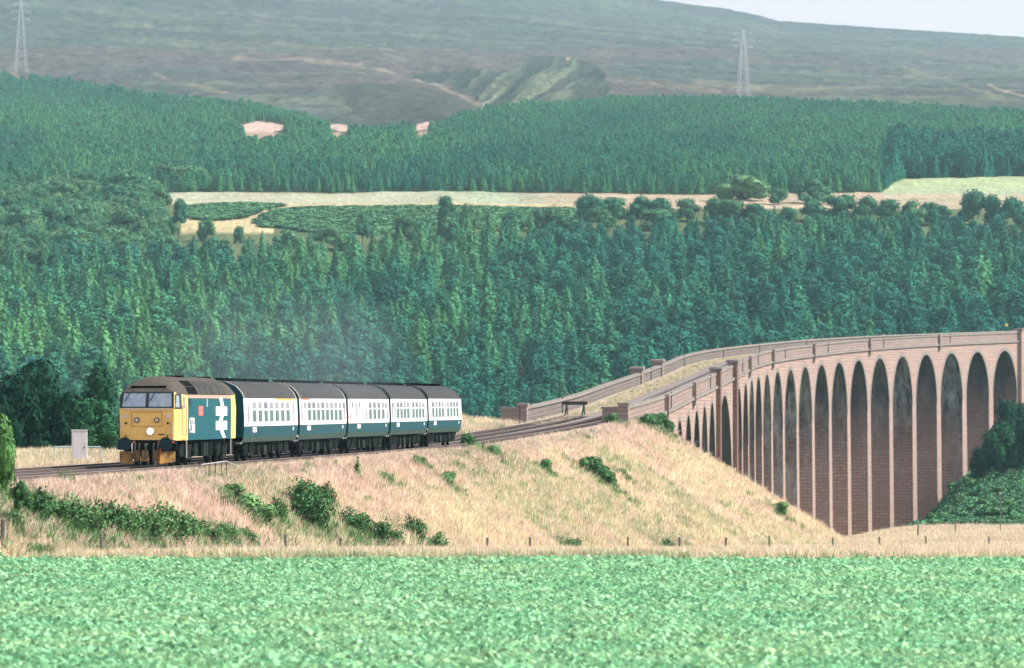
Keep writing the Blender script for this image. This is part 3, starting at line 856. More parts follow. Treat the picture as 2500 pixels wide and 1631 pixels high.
# ------------------------------------------------------------------ deck, ballast, rails
def ribbon(name, s0, s1, offs, zo, m, parent=None, step=1.5, jitter=0.0, tone=None):
    n = int((s1 - s0) / step); S = np.linspace(s0, s1, n + 1); offs = np.array(offs, float)
    V = np.stack([W(S, o, z_str(S) + z) for o, z in zip(offs, zo)], 1)
    if jitter: V[..., 2] += (fbm(V[..., 0] * 2, V[..., 1] * 1.5, 77) - .5) * jitter
    k = len(offs); idx = np.arange((n + 1) * k).reshape(n + 1, k)
    Fq = np.stack([idx[:-1, :-1], idx[:-1, 1:], idx[1:, 1:], idx[1:, :-1]], -1).reshape(-1, 4)
    at = None
    if tone is not None:
        c = tone(V[..., 0], V[..., 1], np.broadcast_to(offs[None, :], V.shape[:2]))
        at = {'tone': ('POINT', 'FLOAT_COLOR', np.concatenate([c.reshape(-1, 3), np.ones((c.shape[0] * c.shape[1], 1))], 1))}
    me = np_mesh(name, V.reshape(-1, 3), Fq, at)
    return link(name, me, m, parent, smooth_shade=True)
M_BALL = mat('stone ballast', (.26, .225, .205), .95, noise=.5, nscale=3.5, noise2=(.13, .115, .11), bump=.6)
M_BALL2 = land_mat('ballast and weeds', [(1.5, 1.5, 1.5), (9, 7, 9)], [.2, .35], .05)
M_RAIL = mat('rusty rail', (.09, .065, .055), .55, .3)
M_RAILTOP = mat('polished rail head', (.42, .40, .38), .3, .9)
M_SLEEP = mat('weathered sleeper', (.10, .085, .075), .9, noise=.4, nscale=6)
def deck_tone(X, Y, o):
    a = fbm(X * .9, Y * .5, 61); b = fbm(X * 2.5, Y * 2, 71)
    c = lerpc((.26, .23, .17), (.19, .21, .12), np.clip((a - .4) * 4, 0, 1))
    c = lerpc(c, (.24, .19, .14), np.clip((b - .55) * 4, 0, .7))
    edge = np.clip((-HALL + 1.3 - o) / .5, 0, 1)
    return lerpc(c, (.38, .33, .28), edge)
S_V0 = float(s_of_y(482))
tag(ribbon('bridge_deck', S_V0, S_B, [-HALL + .45, -HALL + .9, -HALL + 1.5, -7, -6.4, -5.9, -5.4], [.12, .14, .1, .10, .10, .08, .03], M_BALL2, step=1.5, jitter=.12, tone=deck_tone),
    'weedy strip of the deck', kind='structure')
tag(ribbon('ballast', 8, S_B, [-5.6, -4.9, -4.3, -2.7, -1.3, -.95, -.4], [.05, .1, .13, .12, .13, .1, -.03], M_BALL, step=1.0, jitter=.08), 'ballast bed', kind='structure')
tag(ribbon('ballast', 8, float(s_of_y(528)), [-8.3, -7.9, -7.5, -6.1, -4.7, -4.3, -4.0], [-.04, .1, .13, .12, .13, .1, .04], M_BALL, step=1.0, jitter=.08), 'second ballast bed', kind='structure')
def railway(o_c, s0, s1, label):
    r = empty('railway_track', tuple(W(s0, o_c, z_str(s0))), 0, label, 'railway track')
    inv = Matrix.Translation(-r.location)
    for sd in (-.7525, .7525):
        for nm, rect, m in (('rail', (o_c + sd - .03, o_c + sd + .03, .15, .285), M_RAIL), ('rail_head', (o_c + sd - .038, o_c + sd + .038, .285, .305), M_RAILTOP)):
            mb = MB(); strip(mb, s0, s1, rect, step=2.0); me = mb.mesh(nm); me.transform(inv); link(nm, me, m, r)
    base = MB().box(-.125, .125, -1.29, 1.29, -.13, .0).mesh('sleeper'); base.materials.append(M_SLEEP)
    sA = max(s0, float(s_of_y(186))); k = 0; rest = MB()
    S = np.arange(s0 + .3, s1, .72)
    for q in S:
        p = Vector(W(q, o_c, z_str(q) + .15)); ang = math.pi / 2 - heading(q)
        mt = inv @ Matrix.Translation(p) @ Matrix.Rotation(ang, 4, 'Z')
        if q >= sA and k < 260:
            o = bpy.data.objects.new('sleeper', base); COL.objects.link(o); o.parent = r; o.matrix_local = mt; k += 1
        elif float(np.interp(q, ss, yy)) < 720:
            vs = [mt @ v.co for v in base.vertices]; rest.add(vs, [tuple(f.vertices) for f in base.polygons])
    if rest.v:
        o = rest.build('sleepers', M_SLEEP, r); o['kind'] = 'stuff'
    return r
railway(TRACK_O, 10, S_B, 'running line under the train, climbing on over the viaduct')
railway(SIDING_O, 10, float(s_of_y(519.5)), 'siding beside the running line, ending at the buffer stop')
# buffer stop
q = float(s_of_y(520)); a_ = math.pi / 2 - heading(q)
bs = empty('buffer_stop', tuple(W(q, SIDING_O, z_rail(q) - .02)), a_, 'dark timber buffer stop beam on two splayed legs at the end of the siding', 'buffer stop')
MB().box(-.16, .12, -1.08, 1.08, .86, 1.16).build('beam', M_TIMB, bs, bevel=.02)
for sd in (-.75, .75):
    mb = MB(); mb.bar((-.05, sd - .05, .86), (-.75, sd - .17, .0), .065, 6); mb.bar((-.02, sd - .02, .86), (.55, sd + .14, .0), .065, 6); mb.bar((-.5, sd - .1, .35), (.4, sd + .08, .35), .04, 6)
    mb.build('leg', M_IRON, bs)
# ------------------------------------------------------------------ train
M_YEL = mat('faded yellow cab paint', (.80, .56, .17), .5, noise=.2, nscale=1.2, noise2=(.72, .48, .15), spec=0.02)
M_BLUE = mat('rail blue paint', (.004, .078, .098), .45, noise=.25, nscale=.8, noise2=(.008, .092, .108), spec=0.02)
M_LGREY = mat('pale grey coach paint', (.68, .70, .72), .4, noise=.08, nscale=.7, spec=0.02)
M_CBLUE = mat('coach blue paint', (.005, .070, .088), .4, noise=.2, nscale=.8, spec=0.02)
M_DIRT = mat('dusty lower panels', (.085, .10, .085), .7, noise=.35, nscale=1.5, noise2=(.03, .095, .08), spec=0.02)
M_ROOF = mat('sooty grey roof', (.062, .068, .068), .8, noise=.35, nscale=1.2, noise2=(.040, .045, .046), spec=0.02)
M_LROOF = mat('brownish locomotive roof', (.08, .072, .062), .75, noise=.35, nscale=1.5, noise2=(.07, .066, .058), spec=0.02)
M_BLACK = mat('oily black underframe', (.002, .004, .005), .85, noise=.5, nscale=3, noise2=(.006, .010, .010), spec=0.02)
M_UGREY = mat('dusty underframe grey', (.040, .052, .050), .85, noise=.5, nscale=2.5, noise2=(.003, .007, .007), spec=0.02)
M_WHITE = mat('white paint', (.85, .85, .85), .5)
M_GLASS = mat('train window glass', (.025, .095, .08), .3, spec=.2)
M_WSCR = mat('windscreen glass', (.10, .17, .23), .15, spec=.6, noise=.5, nscale=2.6, noise2=(.25, .30, .35))
M_RUB = mat('black rubber', (.015, .02, .024), .6)
M_BUFF = mat('greasy buffer steel', (.02, .042, .055), .5, .2, noise=.3, nscale=6, spec=0.02)
M_PLOUGH = mat('dirty yellow snowplough', (.50, .28, .07), .7, noise=.5, nscale=2.6, noise2=(.10, .07, .045), spec=0.02)
M_REDP = mat('red plate', (.50, .12, .09), .5)
M_LAMP = mat('lit headlamp', (1, .95, .95), .3, emit=((1.0, .92, .95), 14.0))
M_LENS = mat('pale marker lens', (.55, .52, .50), .2)
M_PINK = mat('faded cantrail band', (.40, .26, .20), .6)
M_REDS = mat('red cantrail stripe', (.75, .10, .06), .5)
M_YELS = mat('yellow cantrail stripe', (.9, .62, .12), .5)
M_PIPE = mat('hose', (.06, .065, .06), .5)
M_SILV = mat('light grey fittings', (.42, .43, .42), .6, noise=.3, nscale=5)

def mirror_loft(mb, secs, i0, i1):
    """secs: list of half sections [(x,y,z)...]; faces between rows i0..i1 for both sides"""
    for a, b in zip(secs[:-1], secs[1:]):
        for k in range(i0, i1):
            for sg in (1, -1):
                q = [a[k], b[k], b[k + 1], a[k + 1]]
                q = [(x, y * sg, z) for x, y, z in q]
                if sg == 1: q.reverse()
                mb.quad(*q)
    return mb
def sec(x, pts): return [(x, y, z) for y, z in pts]
def wheel_mb(x, r, y=.79):
    m = MB(); m.bar((x, -y, r), (x, -y + .13, r), r, 20); m.bar((x, y, r), (x, y - .13, r), r, 20); m.bar((x, -y, r), (x, y, r), .09, 8); return m
def bogie(parent, xs, r, name='bogie', axy=1.02, top=.98, fm=None):
    e = MB(); x0, x1 = xs[0] - .75, xs[-1] + .75
    e.box(x0, x1, -axy - .06, -axy + .06, .62, top - .04); e.box(x0, x1, axy - .06, axy + .06, .62, top - .04)
    e.box((x0 + x1) / 2 - .3, (x0 + x1) / 2 + .3, -axy, axy, .6, top)
    e.box(x0, x0 + .12, -axy, axy, .65, top - .1); e.box(x1 - .12, x1, -axy, axy, .65, top - .1)
    b = e.build(name, fm or M_BLACK, parent)
    for x in xs:
        wheel_mb(x, r).build('wheel', M_BLACK, b, smooth_shade=False)
        for sg in (-1, 1):
            MB().box(x - .17, x + .17, sg * (axy + .02) - .1, sg * (axy + .02) + .1, r - .17, r + .17).build('axle_box', M_UGREY, b)
            g = MB()
            for dx in (-.34, .34): g.bar((x + dx, sg * (axy + .1), .42), (x + dx, sg * (axy + .1), .95), .075, 8)
            g.build('spring', M_UGREY, b)
    for sg in (-1, 1):
        g = MB(); xm = (x0 + x1) / 2
        g.box(xm - .55, xm + .55, sg * (axy + .1) - .04, sg * (axy + .1) + .04, .28, .38); g.bar((xm - .5, sg * (axy + .1), .3), (xm - .5, sg * (axy + .1), .8), .05); g.bar((xm + .5, sg * (axy + .1), .3), (xm + .5, sg * (axy + .1), .8), .05)
        g.build('damper', M_UGREY, b)
    return b

def text_mesh(body, size, name, extrude=.004):
    cu = bpy.data.curves.new(name, 'FONT'); cu.body = body; cu.size = size; cu.extrude = extrude
    o = bpy.data.objects.new(name, cu); COL.objects.link(o)
    bpy.context.view_layer.update()
    dg = bpy.context.evaluated_depsgraph_get()
    me = bpy.data.meshes.new_from_object(o.evaluated_get(dg)); me.name = name
    bpy.data.objects.remove(o)
    return me

LOCO_Y0 = 254.0
s_l = float(s_of_y(LOCO_Y0)); hl = heading(s_l)
def rail_pos(s, zo=0): return tuple(W(s, TRACK_O, z_rail(s) + zo))
loco = empty('diesel_locomotive', rail_pos(s_l), math.pi / 2 - heading(s_l + 10),
             'yellow fronted blue diesel locomotive with one lit headlamp leading the coaches', 'locomotive', 'vehicles of the train')
half = [(1.34, 1.12), (1.35, 2.5), (1.33, 3.06), (1.14, 3.44), (.86, 3.68), (.45, 3.83), (0, 3.88)]
S0 = [(.0, 1.15, 1.14), (.0, 1.17, 2.50), (.30, 1.13, 3.20), (.42, .93, 3.30), (.46, .70, 3.35), (.48, .36, 3.38), (.49, 0, 3.39)]
S1 = [(.55, 1.21, 1.12), (.55, 1.23, 2.50), (.62, 1.20, 3.13), (.8, 1.0, 3.42), (.85, .75, 3.53), (.9, .38, 3.60), (.92, 0, 3.62)]
S2 = [(1.5, 1.29, 1.12), (1.5, 1.30, 2.50), (1.5, 1.28, 3.09), (1.5, 1.08, 3.44), (1.55, .82, 3.64), (1.6, .42, 3.76), (1.6, 0, 3.80)]
S3 = sec(2.9, half); S4 = sec(16.5, half)
LEN = 19.4
mir = lambda q: [(LEN - x, y, z) for x, y, z in q]
S5, S6, S7 = mir(S2), mir(S1), mir(S0)
m = MB(); mirror_loft(m, [S3, S4], 0, 2)
m.box(2.9, 16.5, -1.3, 1.3, 1.11, 1.13); m.build('body_side', M_BLUE, loco)
def cab(secs, front, nm):
    mb = MB(); mirror_loft(mb, secs, 0, 2)
    a = front
    yk = [(x, y, z) for x, y, z in a[:2]]
    f = [yk[0], (yk[0][0], -yk[0][1], yk[0][2]), (yk[1][0], -yk[1][1], yk[1][2]), yk[1]]
    mb.quad(*f)
    return mb.build(nm, M_YEL, loco, bevel=0)
cabf = cab([S0, S1, S2, S3], S0, 'cab'); cabr = cab([S4, S5, S6, S7], S7, 'cab')
m = MB(); mirror_loft(m, [S0, S1, S2, S3, S4, S5, S6, S7], 2, 6)
rf = m.build('roof', M_LROOF, loco, smooth_shade=True)
# windscreen band
for A, sg in ((S0, -1), (S7, 1)):
    m = MB()
    a1, a2 = A[1], A[2]
    g = .012 * sg
    m.quad((a1[0] + g, a1[1] - .0, a1[2]), (a1[0] + g, -a1[1], a1[2]), (a2[0] + g, -a2[1], a2[2]), (a2[0] + g, a2[1], a2[2]))
    # brow above
    fr = m.build('windscreen_frame', M_RUB, loco)
    m = MB()
    for k in range(2, 6):
        for s_ in (1, -1):
            m.quad(*[(x, y * s_, z) for x, y, z in (A[k], A[k + 1], (A[2][0], 0, A[2][2]), (A[2][0], 0, A[2][2]))][:3], (A[2][0], A[2][1] * .5 * s_, A[2][2]))
    m.build('cab_brow', M_LROOF, loco)
    for s_ in (1, -1):
        t0, t1 = .09, .90
        def pt(t, y): return (a1[0] + (a2[0] - a1[0]) * t + g * 2.2, y, a1[2] + (a2[2] - a1[2]) * t)
        m = MB(); m.quad(pt(t0, .07 * s_), pt(t0, 1.06 * s_), pt(t1, 1.02 * s_), pt(t1, .07 * s_))
        m.build('windscreen_pane', M_WSCR, fr)
    if sg < 0:
        for y in (-.35, .72):
            m = MB(); m.tube([pt(1.05, y), (pt(.45, y + .22)[0] - .03, y + .22, pt(.45, 0)[2])], .018); m.build('wiper', M_RUB, fr)
# cab side windows and doors
for s_ in (-1, 1):
    m = MB(); y = lambda x: float(np.interp(x, [0, .55, 1.5, 2.9], [1.17, 1.23, 1.30, 1.35])) * s_
    def side(x0, x1, z0, z1, off, mt, nm, par, ins=0):
        mm = MB(); yo = lambda x, z: (y(x) - s_ * (.045 * (z - 2.5) if z > 2.5 else 0)) + s_ * off
        xb = sorted([x0] + [b for b in (.55, 1.5) if x0 + ins < b < x1] + [x1]); xt = [x0 + ins] + xb[1:]
        for k_ in range(len(xb) - 1):
            q = [(xb[k_], yo(xb[k_], z0), z0), (xb[k_ + 1], yo(xb[k_ + 1], z0), z0), (xt[k_ + 1], yo(xt[k_ + 1], z1), z1), (xt[k_], yo(xt[k_], z1), z1)]
            if s_ > 0: q.reverse()
            mm.quad(*q)
        return mm.build(nm, mt, par)
    side(.05, 1.42, 2.46, 3.12, .012, M_RUB, 'side_window_frame', cabf, .28)
    side(.16, .92, 2.54, 3.04, .02, M_WSCR, 'side_window', cabf, .22)
    side(1.72, 2.2, 2.5, 2.98, .015, mat('door window %d' % s_, (.25, .19, .12), .4), 'door_window', cabf)
    mm = MB(); mm.bar((2.35, y(2.35) + .04 * s_, 1.3), (2.35, y(2.35) + .04 * s_, 2.6), .022); mm.bar((1.45, y(1.45) + .04 * s_, 1.3), (1.45, y(1.45) + .04 * s_, 2.6), .022)
    mm.build('handrail', M_SILV, cabf)
    mm = MB(); mm.box(1.5, 2.3, min(y(1.9) - .02 * s_, y(1.9) + .012 * s_), max(y(1.9) - .02 * s_, y(1.9) + .012 * s_), 1.15, 1.16); mm.build('door_step', M_BLACK, cabf)
# bodyside band, grilles, plates, number, double arrow
for s_ in (-1, 1):
    m = MB(); m.quad(*[(x, yy_ * s_, z) for x, yy_, z in ((2.9, 1.345, 2.93), (16.5, 1.345, 2.93), (16.5, 1.335, 3.07), (2.9, 1.335, 3.07))][::(1 if s_ < 0 else -1)])
    m.build('cantrail_band', M_PINK, loco)
    for k, (x0, x1) in enumerate([(3.3, 4.6), (4.75, 6.1), (7.0, 8.5), (8.9, 10.3), (10.7, 12.1), (12.9, 15.2)]):
        m = MB(); q = [(x0, 1.325, 3.115), (x1, 1.325, 3.115), (x1, 1.165, 3.43), (x0, 1.165, 3.43)]
        q = [(x, (y_ + .004) * s_, z) for x, y_, z in q]
        if s_ > 0: q.reverse()
        m.quad(*q); q2 = [(x0, 1.15, 3.455), (x1, 1.15, 3.455), (x1, .87, 3.692), (x0, .87, 3.692)]
        q2 = [(x, (y_ + .004) * s_, z + .004) for x, y_, z in q2]
        if s_ > 0: q2.reverse()
        m.quad(*q2); m.build('roof_grille', M_BLACK if k < 2 else M_ROOF, rf)
def side_poly(pts, z_off, nm, mt, par, y0=-1.352):
    """flat shape on the right-hand body side; pts (x,z)"""
    n = len(pts); m = MB()
    m.add([(x, y0 - .004, z) for x, z in pts] + [(x, y0 + .01, z) for x, z in pts], [tuple(range(n)), tuple(range(2 * n - 1, n - 1, -1))] + [(i, n + i, n + (i + 1) % n, (i + 1) % n) for i in range(n)])
    return m.build(nm, mt, par)
def rp(x, z, w, h): return [(x, z), (x + w, z), (x + w, z + h), (x, z + h)]
side_poly(rp(6.1, 2.17, 1.35, .42), 0, 'name_plate', M_REDP, loco)
side_poly(rp(3.4, 2.55, .5, .35), 0, 'body_window', M_RUB, loco)
side_poly(rp(8.6, 2.55, .28, .35), 0, 'vent_slot', M_SILV, loco)
# large double arrow emblem: two bars and a zig-zag
side_poly(rp(11.5, 2.16, 3.6, .40), 0, 'arrow_bar', M_WHITE, loco); side_poly(rp(11.5, 1.52, 3.6, .40), 0, 'arrow_bar', M_WHITE, loco)
side_poly([(12.5, 2.98), (13.5, 2.98), (14.4, 2.40), (13.4, 2.40)], 0, 'arrow_limb', M_WHITE, loco, -1.354)
side_poly([(13.4, 2.42), (14.4, 2.42), (13.2, 1.70), (12.2, 1.70)], 0, 'arrow_limb', M_WHITE, loco, -1.356)
side_poly([(12.2, 1.72), (13.2, 1.72), (14.7, 1.16), (13.7, 1.16)], 0, 'arrow_limb', M_WHITE, loco, -1.354)
nm_ = text_mesh('47586', 1.0, 'running_number'); nm_.materials.append(M_WHITE)
xs_ = [v.co.x for v in nm_.vertices]; ysn = [v.co.y for v in nm_.vertices]
sx = 1.75 / (max(xs_) - min(xs_)); sy = .68 / (max(ysn) - min(ysn))
nm_.transform(Matrix.Diagonal((sx, sy, 1, 1))); nm_.transform(Matrix.Rotation(math.pi / 2, 4, 'X'))
o = link('running_number', nm_, None, loco); o.location = (3.15, -1.358, 1.42)
# nose details
m = MB()
for y0, y1, z0, z1 in ((-.66, .66, 2.32, 2.345), (-.66, .66, 1.72, 1.74), (-.67, -.645, 1.72, 2.345), (.645, .67, 1.72, 2.345)): m.box(-.02, .0, y0, y1, z0, z1)
m.build('panel_seam', mat('nose seam', (.40, .24, .05), .6), cabf)
m = MB().box(-.035, .0, -1.0, 1.0, 2.42, 2.5); m.build('nose_ledge', mat('nose ledge', (.62, .52, .36), .6), cabf)
for y in (-.43, .43):
    o = MB().bar((-.05, y, 1.99), (.02, y, 1.99), .115, 20).build('marker_light', M_UGREY, cabf)
    MB().bar((-.06, y, 1.99), (-.049, y, 1.99), .075, 20).build('lens', M_LENS, o)
for y in (-.90, .90):
    MB().bar((-.03, y, 2.16), (.02, y, 2.16), .095, 16).build('tail_light', M_LENS, cabf)
    MB().bar((-.04, y, 1.86), (.02, y, 1.86), .05, 10).build('lamp_iron', M_BLACK, cabf)
    MB().box(-.06, .0, y - .015, y + .015, 1.22, 1.36).build('lamp_bracket', M_BLACK, cabf)
o = MB().bar((-.07, -.15, 1.51), (.02, -.15, 1.51), .155, 24).build('headlight', M_SILV, cabf)
MB().bar((-.085, -.15, 1.51), (-.071, -.15, 1.51), .12, 32).build('lamp_glass', M_LAMP, o)
MB().box(-.02, .0, -.75, -.5, 1.36, 1.40).build('nose_label', M_BLACK, cabf)
for s_ in (-1, 1):
    MB().bar((-.05, s_ * 1.08, 1.35), (-.05, s_ * 1.08, 1.95), .02).build('handrail', M_SILV, cabf)
m = MB().box(-.012, .0, -.35, .55, 3.30, 3.42)
# buffer beam, buffers, ploughs, coupling
m = MB().box(-.02, .35, -1.25, 1.25, .72, 1.125); m.build('buffer_beam', M_BLACK, loco)
m = MB().box(-.015, .0, -1.12, 1.12, 1.10, 1.14); m.build('beam_trim', M_BLACK, loco)
for y in (-.88, .88):
    b = MB().bar((-.42, y, .98), (-.02, y, .98), .14, 16).build('buffer', M_BUFF, loco)
    MB().bar((-.50, y, .98), (-.42, y, .98), .285, 28).build('buffer_head', M_BUFF, b)
for y0, y1, tilt in ((.58, 1.20, 1), (-1.20, -.58, -1)):
    m = MB(); a, b = (y0, y1) if tilt > 0 else (y1, y0)
    m.add([(-.22, a, .12), (.15, b, .20), (.15, b, .66), (-.12, a, .66), (-.17, a, .12), (.2, b, .20), (.2, b, .66), (-.07, a, .66)],
          [(0, 1, 2, 3), (7, 6, 5, 4), (0, 4, 5, 1), (1, 5, 6, 2), (2, 6, 7, 3), (3, 7, 4, 0)])
    m.build('snowplough', M_PLOUGH, loco)
for y0, y1 in ((-.56, -.26), (-.06, .22), (.36, .56)):
    MB().box(.0, .06, y0, y1, .22, .70).build('plough_panel', M_PLOUGH, loco)
m = MB(); m.bar((-.35, 0, .95), (0, 0, .95), .06); m.tube([(-.35, 0, .95), (-.42, 0, .88), (-.38, 0, .78)], .045); m.build('coupling_hook', M_PIPE, loco)
m = MB()
for k in range(3): m.tube([(-.38, -.035, .8 - k * .16), (-.36, -.035, .66 - k * .16), (-.36, .035, .66 - k * .16), (-.38, .035, .8 - k * .16)], .022)
m.build('coupling_chain', M_PIPE, loco)
for y, l, mt in ((-.5, .62, M_PIPE), (-.32, .7, M_PIPE), (.3, .66, M_PIPE), (.48, .6, M_PIPE), (.62, .4, M_SILV), (-.64, .35, M_REDP)):
    m = MB(); m.tube([(-.05, y, .98), (-.22, y, .94), (-.27, y * .97, .98 - l * .6), (-.2, y * .93, .98 - l)], .034, 7); m.build('brake_hose', mt, loco)
for y in (-.55, .55, -1.15, 1.15): MB().box(-.12, -.0, y - .05, y + .05, 1.0, 1.1).build('tap', mat('red tap %d' % int(y * 100), (.45, .12, .08), .5), loco)
MB().box(3.0, 16.4, -1.0, 1.0, .75, 1.109).build('underframe', M_BLACK, loco)
bogie(loco, [2.0, 4.0, 6.2], .57, axy=1.08); bogie(loco, [13.2, 15.4, 17.4], .57, axy=1.08)
for x0, x1, mt in ((7.7, 8.5, M_BLACK), (8.6, 9.1, M_UGREY), (9.4, 9.9, M_UGREY), (10.1, 11.4, M_BLACK)):
    MB().box(x0, x1, -1.24, 1.24, .38, 1.0).build('equipment_box', mt, loco)
for x in (2.75, 16.65): MB().bar((x, -1.3, .35), (x, -1.3, 1.1), .03).build('step_post', M_SILV, loco)
MB().box(7.5, 8.5, -.35, .35, 3.86, 3.93).build('exhaust_port', M_BLACK, rf); MB().box(16.9, 17.4, -.3, .3, 3.72, 3.92).build('roof_horn_box', M_BLACK, rf)
MB().box(.45, .62, -.75, .75, 3.36, 3.46).build('roof_horn_grille', M_BLACK, rf)

# ---- coaches
CH = [(1.27, .92), (1.36, 1.15), (1.395, 1.64), (1.395, 2.0), (1.35, 2.94), (1.22, 3.22), (.95, 3.50), (.5, 3.70), (0, 3.76)]
CL = 19.7
def coach(k, s_front, spec):
    lab, doors, wins, smalls, stripe = spec
    c = empty('railway_coach', rail_pos(s_front), math.pi / 2 - heading(s_front + 10), lab, 'railway coach', 'vehicles of the train')
    a, b = sec(0, CH), sec(CL, CH)
    m = MB(); mirror_loft(m, [a, b], 1, 2)
    for A, sg in ((a, 1), (b, -1)):
        q = [A[1], (A[1][0], -A[1][1], A[1][2]), (A[2][0], -A[2][1], A[2][2]), A[2]]
        m.quad(*q)
    lower = m.build('lower_side', M_CBLUE, c)
    m = MB(); mirror_loft(m, [a, b], 0, 1); m.box(0, CL, -1.26, 1.26, .9, .925)
    m.build('skirt', M_DIRT, c)
    m = MB(); mirror_loft(m, [sec(.02, CH), sec(CL - .02, CH)], 2, 4)
    upper = m.build('upper_side', M_LGREY, c)
    m = MB()
    for A in (a, b):
        m.add([(A[0][0] + (.03 if A is a else -.03), y_, z_) for y_, z_ in [(p[1], p[2]) for p in A[2:]] + [(-p[1], p[2]) for p in reversed(A[2:-1])]],
              [tuple(range(13))])
    m.build('end_wall', M_CBLUE, c)
    m = MB(); mirror_loft(m, [a, b], 4, 8); roof = m.build('roof', M_ROOF, c, smooth_shade=True)
    for x in (.35, CL - .35):
        m = MB(); pr = [(y_, z_) for y_, z_ in CH[4:]]
        mirror_loft(m, [sec(x - .12, [(y_ + .012, z_ + .014) for y_, z_ in pr]), sec(x + .12, [(y_ + .012, z_ + .014) for y_, z_ in pr])], 0, 4); m.build('roof_rib', M_SILV if k in (0, 1) else M_UGREY, roof)
    for q_ in range(9):
        x = 1.6 + q_ * (CL - 3.2) / 8
        m = MB(); m.bar((x, 0, 3.74), (x, 0, 3.86), .16, 10); m.bar((x, 0, 3.86), (x, 0, 3.89), .22, 10); m.build('roof_vent', M_BLACK, roof)
    yw = lambda z: 1.395 - max(0, z - 2.0) * .048
    def pane(x0, x1, z0, z1, off, mt, nm, par, sgn):
        q = [(x0, -(yw(z0) + off), z0), (x1, -(yw(z0) + off), z0), (x1, -(yw(z1) + off), z1), (x0, -(yw(z1) + off), z1)]
        mm = MB()
        d = [(x_, y_ + .02, z_) for x_, y_, z_ in q]
        mm.add(q + d, [(0, 1, 2, 3), (0, 4, 5, 1), (1, 5, 6, 2), (2, 6, 7, 3), (3, 7, 4, 0)])
        if sgn > 0:
            mm.v = [(x_, -y_, z_) for x_, y_, z_ in mm.v]; mm.f = [f[::-1] for f in mm.f]
        return mm.build(nm, mt, par)
    rr = random.Random(k)
    for sgn in (-1, 1):
        for x in wins:
            fr = pane(x, x + 1.38, 1.80, 2.80, .008, M_LGREY, 'window', c, sgn)
            pane(x + .07, x + 1.31, 1.85, 2.38, .016, M_GLASS, 'pane', fr, sgn)
            pane(x + .07, x + 1.31, 2.46, 2.76, .016, M_TOPL[rr.randrange(2)], 'pane', fr, sgn)
        for x in smalls:
            fr = pane(x, x + .75, 1.80, 2.80, .008, M_LGREY, 'window', c, sgn)
            pane(x + .08, x + .67, 1.85, 2.38, .016, M_FROST, 'pane', fr, sgn); pane(x + .08, x + .67, 2.46, 2.76, .016, M_TOPL[0], 'pane', fr, sgn)
        for x in doors:
            d = pane(x, x + .72, 1.66, 2.88, .012, M_LGREY, 'door', c, sgn)
            pane(x + .18, x + .54, 1.85, 2.72, .02, M_DOORG, 'door_window', d, sgn)
        pane(3.0 if k != 2 else 4.2, 4.3 if k != 2 else 5.5, 1.36, 1.58, .004, M_WHITE, 'number_panel', c, sgn)
        pane(CL - 1.9, CL - 1.6, 1.40, 1.56, .004, M_WHITE, 'data_panel', c, sgn)
        for x0, x1, z0, z1, mt, nm in stripe:
            pane(x0, x1, z0, z1, .006, mt, nm, c, sgn)
    # underframe
    MB().box(.1, CL - .1, -1.05, 1.05, .72, .899).build('underframe', M_BLACK, c)
    bogie(c, [2.3, 4.9], .46, axy=1.0, top=.72); bogie(c, [CL - 4.9, CL - 2.3], .46, axy=1.0, top=.72)
    for x0, x1, z0, mt in ((6.4, 7.0, .30, M_UGREY), (7.3, 7.7, .42, M_BLACK), (8.3, 9.5, .28, M_UGREY), (9.9, 11.0, .40, M_BLACK), (11.5, 12.2, .32, M_UGREY), (12.8, 13.4, .45, M_BLACK)):
        MB().box(x0, x1, -1.2, 1.2, z0, .718).build('equipment_box', mt, c)
    MB().bar((7.15, -.6, .5), (8.2, -.6, .5), .22, 14).build('air_tank', M_UGREY, c)
    # gangway bellows and buffers
    if k < 5: MB().box(-.42, -.002, -.5, .5, .95, 3.1).build('gangway', M_RUB, c)
    MB().box(CL + .002, CL + .35, -.5, .5, .95, 3.1).build('gangway', M_RUB, c)
    for x0, x1 in ((-.45, 0), (CL, CL + .4)):
        for y in (-.87, .87): MB().bar((x0, y, .85), (x1, y, .85), .15, 12).build('buffer', M_BLACK, c)
    MB().box(-.1, .3, -1.25, 1.25, .84, .90).build('step_board', M_SILV, c); MB().box(CL - .3, CL + .1, -1.25, 1.25, .84, .90).build('step_board', M_SILV, c)
    return c
M_TOPL = [mat('top light glass', (.09, .11, .14), .3, spec=.1), mat('grey top light glass', (.20, .22, .24), .3, spec=.1)]
M_FROST = mat('frosted pane', (.42, .44, .46), .5)
M_DOORG = mat('door glass', (.12, .10, .11), .2, spec=.6)
pitch7 = [2.95 + i * 2.05 for i in range(7)]
pitch8 = [2.6 + i * 1.92 for i in range(8)]
SPECS = [
    ('coach coupled behind the locomotive, seven wide windows and a yellow roof edge stripe', [1.1, 17.8], pitch7, [], [(11.0, 19.6, 2.84, 2.92, M_YELS, 'cantrail_stripe'), (11.5, 18.5, 2.925, 2.945, M_REDS, 'cantrail_stripe')]),
    ('second coach of the train, eight windows and a short red roof edge stripe', [.5, 18.6], [3.2 + i * 1.86 for i in range(8)], [1.8, 18.0], [(.8, 4.0, 2.88, 2.94, M_REDS, 'cantrail_stripe')]),
    ('middle coach of the train, with doors among widely spaced windows', [.4, 3.4, 7.9, 18.3], [9.6, 11.7, 13.8, 15.9], [1.7, 5.0, 17.6], []),
    ('fourth coach of the train, windows in two groups of four', [.4, 1.9, 10.3, 18.6], [3.0, 4.8, 6.6, 8.4, 11.3, 13.1, 14.9, 16.7], [.9], []),
    ('rearmost coach of the train, nearest the viaduct', [.4, 9.6, 18.4], [1.9, 3.8, 5.7, 7.6, 10.7, 12.6, 14.5, 16.4], [], []),
]
